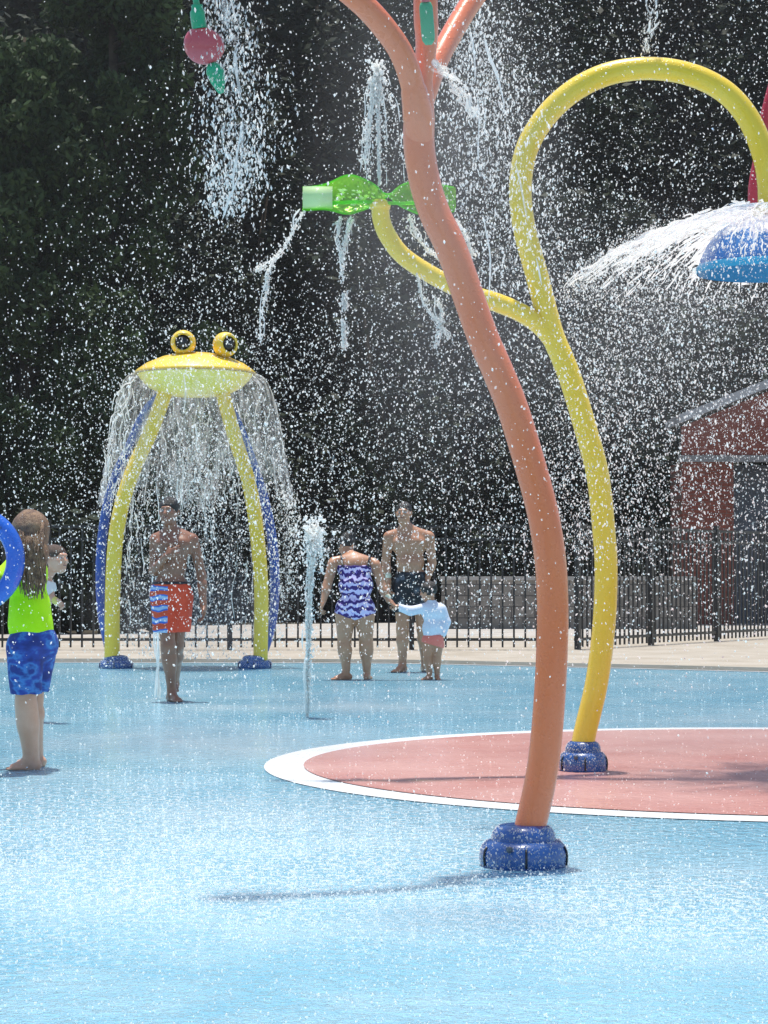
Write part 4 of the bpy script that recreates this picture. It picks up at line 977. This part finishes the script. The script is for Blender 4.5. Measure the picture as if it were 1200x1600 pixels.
def toddler():
    g = Fig(672, 1062, 'toddler in white long-sleeved swim shirt and coral bottoms reaching to the woman', h=.005); J = g.J; B = g.B
    B.ell(J(676, 1000, 0), (.085, .08, .07), .03); B.ell(J(677, 980, -.01), (.082, .078, .09), .04); B.ell(J(676, 955, 0), (.09, .075, .08), .04)
    leg(B, J(669, 1008, 0), J(668, 1030, -.01), J(671, 1050, 0), .055, .042, .028); leg(B, J(684, 1008, .02), J(682, 1030, .02), J(683, 1050, .03), .055, .042, .028)
    foot(B, J(671, 1052, 0), (-.8, -.6), .55); foot(B, J(683, 1052, .03), (.2, -1), .55)
    B.cone(J(675, 945, 0), J(673, 936, 0), .035, .035, .03)
    q, fr = head(B, J(669, 925, .0), (-.8, .5, -.45), .80, (-.2, 0, 1))
    limb(B, J(665, 950, -.02), J(641, 955, -.04), J(621, 948, -.06), .030, .025, .019); limb(B, J(690, 952, 0), J(697, 972, 0), J(692, 990, -.04), .030, .026, .02)
    hand(B, J(621, 948, -.06), (-1, 0, .15), (0, .2, -1), .55, .5); hand(B, J(692, 990, -.04), (-.2, -.2, -1), (-1, 0, 0), .55, .5)
    r = g.build_skin(SK_T); face_parts(q, fr, .8, r)
    S = Body(.005); S.ell(J(677, 982, 0), (.095, .088, .10), .04); S.ell(J(676, 957, 0), (.098, .083, .085), .04); S.cone(J(665, 950, -.02), J(641, 955, -.04), .037, .032, .03); S.cone(J(641, 955, -.04), J(621, 948, -.06), .032, .026, .02)
    S.cone(J(690, 952, 0), J(697, 972, 0), .037, .033, .03); S.cone(J(697, 972, 0), J(692, 990, -.04), .033, .026, .02)
    g.part('swim_shirt', S.take(B, UPPER), simple('white_swim_shirt', (.62, .64, .72), (.70, .72, .80), 8, .65, .3), 0.007, [(J(676, 1003), (-.12, 0, -1)), (J(623, 948), (-1, 0, 0)), (J(676, 938), (0, 0, 1))], .001)
    T = Body(.005); T.ell(J(676, 1000, 0), (.092, .086, .062), .03)
    T.ell(J(683, 1000, -.05), (.05, .05, .06), .02)
    g.part('swim_bottoms', T.take(B, LOWER), simple('coral_fabric', (.75, .16, .11), (.8, .2, .15), 8, .7, .3), 0.009, [(J(683, 1010), (-.3, 0, -1)), (J(683, 992), (0, 0, 1))])
    Hh = Body(.005); Hh.ell(q(0, -.018, .034), np.array([.084, .098, .088]) * .8, .02, fr)
    g.part('hair', Hh, HAIR_D, .005, [(q(0, .045, -.01), tuple(.8 * fr[:, 1] - .6 * fr[:, 2]))], .003)
toddler()

# ------------------------------------------------------------------ water
def dirs(n, tilt=.35, bias=(0, 0)):
    d_ = np.stack([RNG.normal(bias[0], tilt, n), RNG.normal(bias[1], tilt, n), np.ones(n)], 1); return d_
def img_size(n, d, lo, hi, p=2.5):
    """drop radius: mostly small, a few large"""
    return (lo + (hi - lo) * RNG.random(n) ** p)
# density of the airborne spray over the place (photo rows and columns only used as a readable guide to x/y and height/y)
def dens(px_, py_):
    g = lambda cx, cy, sx, sy: np.exp(-((px_ - cx) / sx) ** 2 - ((py_ - cy) / sy) ** 2)
    v = .30 + 0 * px_
    v += .9 * g(960, 540, 190, 210) + .8 * g(780, 230, 90, 260) + .35 * g(560, 640, 300, 260) + .30 * g(860, 830, 260, 130)
    v += .45 * g(300, 700, 200, 230) + .35 * g(1100, 500, 160, 120)
    v *= np.clip((px_ * .9 + py_ * .75 - 250) / 330, .012, 1)
    v *= np.where((py_ < 480) & (px_ < 560) & (px_ > 380), .6, 1)
    v *= np.clip((1130 - py_) / 160, .06, 1)
    return np.clip(v, 0, 1.4) / 1.4
def cloud(n, d0, d1, r0, r1, name, label):
    D = Drops(); got = 0
    px_ = RNG.uniform(-120, 1320, n * 4); py_ = RNG.uniform(-120, 1330, n * 4)
    keep = RNG.random(n * 4) < dens(px_, py_); px_ = px_[keep][:n]; py_ = py_[keep][:n]; m_ = len(px_)
    dd = RNG.uniform(d0, d1, m_); X = (px_ - 600) / F * dd; Z = CAMH + (HOR - py_) / F * dd
    pos = np.stack([X, dd, Z], 1); r = img_size(m_, dd, r0, r1, 2.6) * (dd / ((d0 + d1) / 2)) ** .5
    D.add(pos, r, RNG.uniform(.9, 1.9, m_), dirs(m_, .6))
    D.build(name, label)
cloud(27000, 8.5, 13.5, .0017, .0062, 'spray_cloud', 'dense cloud of white droplets drifting around the orange and yellow posts')
cloud(27000, 13.5, 22.5, .0028, .0088, 'spray_cloud', 'finer white droplets hanging in the air between the yellow post and the frog canopy')
cloud(4200, 5.0, 8.3, .0014, .0044, 'spray_cloud', 'scattered near droplets falling in front of the orange post')

def froth_column(MBx, pts, radii, n=14, rough=.35, seg=6):
    """ragged rising water: a lumpy tube"""
    p = spline(pts, seg); r = np.interp(np.linspace(0, 1, len(p)), np.linspace(0, 1, len(radii)), radii)
    v, f, c_ = tube_np(p, r, n); v = v.reshape(len(p), n, 3); cc = p[:, None]
    v = cc + (v - cc) * (1 + RNG.normal(0, rough, (len(p), n, 1)).clip(-.7, 1.4)); MBx.add(v.reshape(-1, 3), f)
def strand(MBx, pts, r, wob=.01, n=5, seg=8, broken=0.0):
    """a smooth wavering thread of water, broken into pieces where asked"""
    c_ = spline(pts, 3 if len(pts) < 5 else 2); m_ = len(c_)
    w_ = np.cumsum(RNG.normal(0, wob * 1.7, (m_, 3)), 0); w_ -= np.linspace(0, 1, m_)[:, None] * w_[-1]
    p = spline(c_ + w_, 4); m_ = len(p)
    k_ = np.interp(np.arange(m_), np.arange(0, m_ + 3, 3), .5 + 1.0 * RNG.random(len(np.arange(0, m_ + 3, 3))))
    rr = r * k_ * np.linspace(1.15, .6, m_); i = 0
    while i < m_ - 2:
        L = m_ if broken == 0 else int(RNG.integers(4, 14)); j = min(m_, i + L)
        if j - i >= 3:
            q = rr[i:j].copy(); q[0] *= .25; q[-1] *= .25; v, f, c2_ = tube_np(p[i:j], q, n); MBx.add(v, f)
        i = j + (int(RNG.integers(1, 1 + max(1, int(broken * 10)))) if broken else 0)
def froth_blobs(MBx, pts, radii, n, r0, r1, stretch=1.8):
    p = spline(pts, 14); i_ = RNG.random(n) * (len(p) - 1.001); lo_ = i_.astype(int); fr = (i_ - lo_)[:, None]; c_ = p[lo_] * (1 - fr) + p[lo_ + 1] * fr
    w_ = np.interp(i_ / len(p), np.linspace(0, 1, len(radii)), radii); c_ = c_ + RNG.normal(0, .5, (n, 3)) * w_[:, None]
    rr = r0 + (r1 - r0) * RNG.random(n) ** 2.2; sv, sf = I1
    v = sv[None] * rr[:, None, None] * (1 + RNG.normal(0, .28, (n, len(sv), 1))); v[..., 2] *= RNG.uniform(1, stretch, n)[:, None]
    MBx.add((v + c_[:, None]).reshape(-1, 3), (sf[None] + (np.arange(n) * len(sv))[:, None, None]).reshape(-1, 3))
def burst(c, r, n, r0, r1, name=None, label=None, D=None, down=0):
    D = D or Drops(); dd = RNG.normal(size=(n, 3)); pos = np.array(c) + dd * np.array(r); D.add(pos, img_size(n, 0, r0, r1), RNG.uniform(1, 2.2, n), dirs(n, .5)); return D

# ground jet
dj = GD(1121); J0 = P(480, 1121, dj); sj = F / dj
def jp(x, y, dy=0): return P(x, y, dj + dy)
root = empty('ground_jet', (J0.x, J0.y, 0), 'tall thin white water jet rising from the pad left of the woman', 'water jet')
b_ = MB(); froth_blobs(b_, [jp(480, 1121), jp(481, 1040), jp(483, 960), jp(486, 890), jp(489, 845)], [.008, .011, .016, .024, .036], 1000, .003, .011, 2.6)
for k in range(5): strand(b_, [jp(479 + k, 1118), jp(480 + random.uniform(-5, 5), 1000), jp(486 + random.uniform(-9, 9), 860)], .008, .004, 5, 12, .3)
tag(b_.build('stem', M['froth'], root), kind='stuff')
b_ = MB()
froth_blobs(b_, [jp(487, 868), jp(490, 840), jp(493, 818)], [.04, .085, .06], 260, .004, .017, 1.5)
tag(b_.build('crest', M['froth'], root), kind='stuff')
D = burst(tuple(jp(492, 850)), (.05, .05, .10), 420, .003, .012); burst(tuple(jp(483, 1000)), (.016, .016, .30), 700, .003, .009, D=D); burst(tuple(jp(486, 930)), (.05, .05, .3), 240, .002, .007, D=D); D.build('jet_droplets', None, parent=root)
# small thin jet by the young man
dk = GD(1092); K0 = P(243, 1092, dk)
b_ = MB()
for k in range(7): strand(b_, [P(242 + k, 1090, dk), P(243 + random.uniform(-3, 8), 1010, dk), P(243 + random.uniform(-5, 10), random.uniform(880, 960), dk)], .006, .006, 5, 10, .5)
tag(b_.build('ground_jet', M['froth'], None, origin=(K0.x, K0.y, 0)), 'thin broken water jet rising beside the young man', 'water jet')

# fountain over the spinner
ds = D2 - .15; root = empty('spinner_fountain', tuple(P(594, 300, ds)), 'narrow white fountain shooting up above the green spinner', 'water jet')
sp_ = lambda x, y, dy=0: P(x, y, ds + dy)
b_ = MB(); froth_blobs(b_, [sp_(593, 290), sp_(592, 230), sp_(591, 170), sp_(590, 120)], [.007, .009, .014, .024], 600, .002, .0075, 2.6)
for k in range(9):
    xe = random.choice([-1, 1]) * random.uniform(12, 42); froth_blobs(b_, [sp_(590, 108), sp_(590 + xe * .30, 135), sp_(590 + xe * .7, 195), sp_(590 + xe, random.uniform(240, 290))], [.016, .010, .014, .03], 110, .0016, .0055, 2.8); strand(b_, [sp_(590, 103 + random.uniform(0, 18)), sp_(590 + xe * .35, 130), sp_(590 + xe * .7, 195), sp_(590 + xe, random.uniform(240, 300))], .003, .005, 5, 10, .22 if k % 2 else .5)
tag(b_.build('stem', M['froth'], root), kind='stuff')
b_ = MB()
froth_blobs(b_, [sp_(588, 160), sp_(589, 125), sp_(589, 98)], [.035, .05, .03], 330, .0022, .010, 1.8)
tag(b_.build('crest', M['froth'], root), kind='stuff')
D = burst(tuple(sp_(590, 190)), (.07, .07, .20), 700, .0018, .006); D.build('jet_droplets', None, parent=root)
# streams spilling from the spinner
def spill(name, label, lines, r=.006, halo=200):
    c_ = sp_(*lines[0][0]); b_ = MB(); D = Drops()
    for L in lines:
        pts = [sp_(x, y, random.uniform(-.01, .01)) for x, y in L]
        strand(b_, pts, r * .6, .0035, 6, 10, 0); froth_blobs(b_, pts, [.010, .012, .012, .02], 260, .0015, .0055, 2.4); strand(b_, [q + Vector((random.uniform(-.012, .012), 0, random.uniform(-.01, .01))) for q in pts], r * .6, .008, 5, 10, .3)
        pp = spline(pts, 10); idx_ = RNG.integers(0, len(pp), halo); pos = pp[idx_] + RNG.normal(0, .022, (halo, 3)); D.add(pos, img_size(halo, 0, .0018, .0065), RNG.uniform(1, 2.2, halo), dirs(halo, .5))
    o = b_.build(name, M['froth'], None, origin=tuple(c_)); tag(o, label, 'water stream', 'streams spilling from the green spinner')
    D.build('stream_droplets', None, parent=o)
spill('water_stream', 'forked stream of water pouring off the left tip of the spinner', [[(478, 326), (462, 352), (448, 380), (430, 402), (408, 416), (400, 422)], [(430, 402), (418, 430), (417, 455), (411, 480), (407, 535)]], .006, 140)
spill('water_stream', 'thin dripping stream below the round bulge of the spinner', [[(532, 338), (528, 370), (533, 400), (536, 440)], [(552, 340), (541, 370), (535, 405)], [(537, 460), (539, 482)], [(536, 500), (538, 545)]], .0045, 90)
spill('water_stream', 'ragged stream falling past the yellow side branch beside the orange post', [[(640, 338), (650, 365), (668, 390), (690, 405)], [(652, 430), (662, 470), (682, 500), (705, 530)], [(686, 470), (690, 500), (680, 545)], [(712, 345), (730, 375), (738, 400)]], .005, 160)

# falling plumes at the top
def plume(name, label, pts, rad, n, d, r0=.002, r1=.008, strands=12):
    pp = spline([P(x, y, d) for x, y in pts], 12); D = Drops(); i = RNG.integers(0, len(pp), n)
    rr = np.interp(i / len(pp), np.linspace(0, 1, len(rad)), rad); pos = pp[i] + RNG.normal(0, 1, (n, 3)) * rr[:, None] * np.array([1, 1, .6])
    D.add(pos, img_size(n, 0, r0, r1), RNG.uniform(1.2, 3.0, n), dirs(n, .25)); b_ = MB()
    for k in range(strands):
        o_ = RNG.normal(0, rad[0] * .5, 3); e = RNG.normal(0, rad[-1] * .4, 3); q = [p_ + o_ * (1 - j / (len(pts) - 1)) + e * j / (len(pts) - 1) for j, p_ in enumerate(np.array([tuple(P(x, y, d)) for x, y in pts]))]
        strand(b_, q, .0055, .006, 5, 10, .5)
    D.v += b_.v; [D.f[3].append(np.concatenate([a[:, [0, 1, 2]], a[:, [0, 2, 3]]]) + D.n) for a in b_.f.get(4, [])]
    D.build(name, label, 'falling water')
plume('falling_water', 'column of water falling beside the red fruit ornament', [(345, -60), (352, 20), (362, 110), (372, 200), (368, 260), (352, 330)], [.05, .05, .07, .085, .06, .05], 4200, D1 - .4, .0012, .0055, 2)
plume('falling_water', 'broad spray falling to the right of the orange fork', [(720, -60), (735, 40), (752, 130), (770, 230), (785, 340), (800, 450)], [.06, .08, .11, .14, .17, .2], 5200, D1 + 1.6, .0013, .0062, 2)
plume('falling_water', 'slim jet arcing down from the fork of the orange post', [(682, 96), (700, 118), (725, 150), (748, 185)], [.008, .010, .014, .02], 420, D1 - .1, .0012, .0045, 6)
plume('falling_water', 'faint thread of droplets above the top of the yellow loop', [(1018, -60), (1022, 10), (1014, 50), (1012, 82)], [.02, .025, .03, .02], 260, D2, .0018, .006, 3)

# water dome over the blue umbrella
def bell(name, label, cx, cy, prof, mat, zj, rag, nst, parent_kind='water dome', seg=120, dn=2500, r0=.002, r1=.007, sr=.006, cover=1.0, tail=1.0, wb=1.6, cut=1.0):
    """sheet of revolution with ripples, ragged lower edge, raised ribs and the drops it breaks into"""
    p = spline([(r, 0, z) for r, z in prof], 8); m_ = len(p); a = np.linspace(0, 2 * math.pi, seg, endpoint=False)
    rg = 1 + .03 * np.sin(5 * a) + .02 * np.sin(11 * a + 1) + RNG.normal(0, .012, seg); V = np.zeros((m_, seg, 3))
    for i in range(m_):
        u = i / (m_ - 1); rr = p[i, 0] * (1 + (rg - 1) * u * 1.2) + RNG.normal(0, zj * u, seg)
        V[i, :, 0] = cx + rr * np.cos(a); V[i, :, 1] = cy + rr * np.sin(a); V[i, :, 2] = p[i, 2] + RNG.normal(0, zj * .8 * u, seg)
    end = (m_ * cut * (1 - rag * np.abs(np.sin(3.5 * a) * .5 + np.sin(8 * a + 2) * .3 + RNG.normal(0, .25, seg)).clip(0, 1))).astype(int)
    f = [[i * seg + j, i * seg + (j + 1) % seg, (i + 1) * seg + (j + 1) % seg, (i + 1) * seg + j] for i in range(m_ - 1) for j in range(seg) if i < min(end[j], end[(j + 1) % seg]) and RNG.random() < (cover if i < .4 * m_ else cover + (tail - cover) * (i / m_ - .4) / .6)]
    root = empty(name, (cx, cy, float(p[0, 2])), label, parent_kind)
    tag(mesh('sheet', V.reshape(-1, 3), np.array(f), M[mat], root), kind='stuff')
    b_ = MB()
    for k in range(nst):
        j = int(RNG.integers(0, seg)); i0 = int(RNG.integers(0, m_ * 2 // 3)); i1 = min(m_ - 1, i0 + int(RNG.integers(8, m_))); q = V[i0:i1:4, j]
        if len(q) > 2: strand(b_, [Vector(x) for x in q], sr, sr * wb, 5, 6, .25)
    tag(b_.build('ribs', M['froth'], root), kind='stuff')
    D = Drops(); ii = RNG.integers(m_ // 2, m_, dn); jj = RNG.integers(0, seg, dn); pos = V[ii, jj] + RNG.normal(0, .03, (dn, 3)); D.add(pos, img_size(dn, 0, r0, r1), RNG.uniform(1, 2, dn), dirs(dn, .5)); D.build('sheet_droplets', None, parent=root)
    return V
k2 = 1 / s2
bell('umbrella_water', 'white dome of water spreading over the blue umbrella', uc.x, uc.y,
     [(.09, uc.z + 104 * k2), (.24, uc.z + 100 * k2), (.5, uc.z + 76 * k2), (.74, uc.z + 46 * k2), (.93, uc.z + 12 * k2), (1.06, uc.z - 25 * k2)], 'dome_water', .004, .50, 240, seg=260, dn=15000, r0=.0014, r1=.0055, sr=.0046, cover=1.0, tail=1.0, wb=.9, cut=.78)
D = Drops(); n = 10000; a = RNG.uniform(0, 2 * math.pi, n); tt = RNG.random(n) ** .8; rr = (1.0 + .35 * tt) * (RNG.uniform(.5, 1.05, n) ** .5); z = uc.z - .02 - tt * 1.5
D.add(np.stack([uc.x + rr * np.cos(a), uc.y + rr * np.sin(a), z], 1), img_size(n, 0, .0018, .0062), RNG.uniform(1, 2.4, n), dirs(n, .4))
D.build('umbrella_spray', 'thick shower of droplets falling below the rim of the blue umbrella', 'water spray')
# frog water bell
zz = lambda y: P(0, y, FD + .35).z
bell('frog_water_curtain', 'clear bell of water spilling from the frog canopy rim', FC.x, FC.y,
     [(FHW * 1.0, FZS + .01), (FHW * 1.17, zz(596)), (FHW * 1.32, zz(640)), (FHW * 1.42, zz(700)), (FHW * 1.50, zz(755)), (FHW * 1.56, zz(800))], 'sheet', .010, .38, 34, seg=150, dn=1800, r0=.003, r1=.009, sr=.0055, wb=2.8)
D = Drops(); b_ = MB()
for k in range(60):      # ropes of water falling inside and outside the legs
    an = random.uniform(0, 6.28); r_ = FHW * random.choice([random.uniform(.2, .8), random.uniform(.9, 1.45)]); x, y = FC.x + r_ * math.cos(an), FC.y + r_ * math.sin(an)
    y1 = random.uniform(700, 1020); y0_ = max(600, y1 - random.uniform(60, 260)); sprd = random.uniform(-.08, .08)
    strand(b_, [Vector((x, y, zz(y0_))), Vector((x + sprd * .5, y, zz((y0_ + y1) / 2))), Vector((x + sprd, y, zz(y1)))], random.uniform(.003, .008), .019, 5, 12, .45)
for L_, sg in (([(215, 700), (195, 780), (190, 900), (195, 1000)], .10), ([(385, 690), (405, 780), (425, 880), (430, 990)], .10), ([(300, 650), (312, 730), (320, 800)], .13), ([(445, 760), (455, 840), (450, 930)], .06)):
    pp = spline([P(x, y, FD + .1) for x, y in L_], 12); i_ = RNG.integers(0, len(pp), 800)
    D.add(pp[i_] + RNG.normal(0, sg, (800, 3)) * np.array([1, 1, .7]), img_size(800, 0, .003, .012, 2), RNG.uniform(1, 2.4, 800), dirs(800, .5))
n = 6500; a = RNG.uniform(0, 6.28, n); py_ = 640 + 390 * RNG.random(n) ** .8; rr = FHW * (RNG.uniform(.1, 1.5, n)); z = CAMH + (HOR - py_) / F * (FD + .35)
D.add(np.stack([FC.x + rr * np.cos(a), FC.y + rr * np.sin(a), z], 1), img_size(n, 0, .003, .0105), RNG.uniform(1, 3, n), dirs(n, .45))
D.v += b_.v; [D.f[3].append(np.concatenate([q[:, [0, 1, 2]], q[:, [0, 2, 3]]]) + D.n) for q in b_.f.get(4, [])]
D.build('frog_shower', 'ropes and drops of water raining down between the frog canopy legs', 'water spray')

# ------------------------------------------------------------------ damp air over the pad
hb = MB().box(-70, 70, -8, 110, -1.05, 36)
m = bpy.data.materials.new('damp_air'); m.use_nodes = True; t = m.node_tree; t.nodes.clear()
vol = N(t, 'VolumePrincipled'); vol.inputs['Color'].default_value = (.95, .97, 1, 1); vol.inputs['Density'].default_value = HAZE; vol.inputs['Anisotropy'].default_value = .35
mo = N(t, 'OutputMaterial'); t.links.new(vol.outputs[0], mo.inputs['Volume'])
tag(hb.build('haze', m, None, False), 'pale damp air and mist over the whole place', 'haze', kind='stuff')

def mist(c, r, dens_, label, nm):
    v = I3[0] * np.array(r) + np.array(c); v[:, 2] = np.maximum(v[:, 2], .03)
    m = bpy.data.materials.new(nm); m.use_nodes = True; t = m.node_tree; t.nodes.clear()
    vol = N(t, 'VolumePrincipled'); vol.inputs['Color'].default_value = (1, 1, 1, 1); vol.inputs['Anisotropy'].default_value = .2
    tc = N(t, 'TexCoord'); mp = N(t, 'Mapping'); mp.inputs['Scale'].default_value = (1 / r[0], 1 / r[1], 1 / r[2]); t.links.new(tc.outputs['Object'], mp.inputs[0])
    gr = N(t, 'TexGradient', gradient_type='SPHERICAL'); t.links.new(mp.outputs[0], gr.inputs[0])
    nz = noise(t, mp.outputs[0], 2.2, 2); mu = N(t, 'Math', operation='MULTIPLY'); t.links.new(gr.outputs['Fac'], mu.inputs[0]); t.links.new(ramp(t, nz, [(.35, .3), (.65, 1)]), mu.inputs[1])
    m2_ = N(t, 'Math', operation='MULTIPLY'); t.links.new(mu.outputs[0], m2_.inputs[0]); m2_.inputs[1].default_value = dens_ * 2.4; t.links.new(m2_.outputs[0], vol.inputs['Density'])
    mo = N(t, 'OutputMaterial'); t.links.new(vol.outputs[0], mo.inputs['Volume'])
    tag(mesh('mist', v, I3[1], m, None, True, origin=c), label, 'mist', kind='stuff')
for x, y, d_, r, q, l in ((330, 1180, 12.3, (1.5, 1.3, .22), .28, 'low mist kicked up from the wet pad left of the red disc'),
                       (300, 960, FD, (1.3, .9, .8), .16, 'mist hanging under the frog canopy'),
                       (690, 300, D1 - .9, (.50, .45, 1.1), .23, 'mist drifting before the upper orange post'),
                       (1000, 520, D2 + 1.4, (1.5, .7, .9), .10, 'mist around the umbrella water'),
                       (1150, 1150, D2 + 1.0, (1.6, .9, .22), .22, 'low mist over the back of the red disc'),
                       (520, 1110, 16.0, (1.2, .7, .12), .30, 'low mist around the foot of the ground jet')):
    mist(tuple(P(x, y, d_)), r, q, l, 'mist_air')
# splashes on the wet pad, white flecks also standing in for sun glints
D = Drops(); n = 48000
px_ = RNG.uniform(-60, 1260, n * 3); py_ = RNG.uniform(1045, 1640, n * 3)
g = lambda cx, cy, sx, sy: np.exp(-((px_ - cx) / sx) ** 2 - ((py_ - cy) / sy) ** 2)
pr = .10 + 1.0 * g(330, 1350, 420, 90) + .8 * g(1020, 1440, 300, 60) + .5 * g(480, 1130, 120, 12) + .4 * g(180, 1110, 130, 10) + .5 * g(280, 1210, 110, 16) + .3 * g(700, 1400, 250, 40)
kp = RNG.random(n * 3) < pr; px_ = px_[kp][:n]; py_ = py_[kp][:n]
dd = CAMH * F / (py_ - HOR); pos = np.stack([(px_ - 600) / F * dd, dd, .006 + .03 * RNG.random(len(dd)) ** 4], 1)
D.add(pos, img_size(len(dd), 0, .0015, .0058) * (dd / 9) ** .6, RNG.uniform(.5, 1.2, len(dd)), dirs(len(dd), .3)); D.build('splash_glints', 'countless tiny splashes and white stand-in sun glints on the wet blue pad', 'splashes')
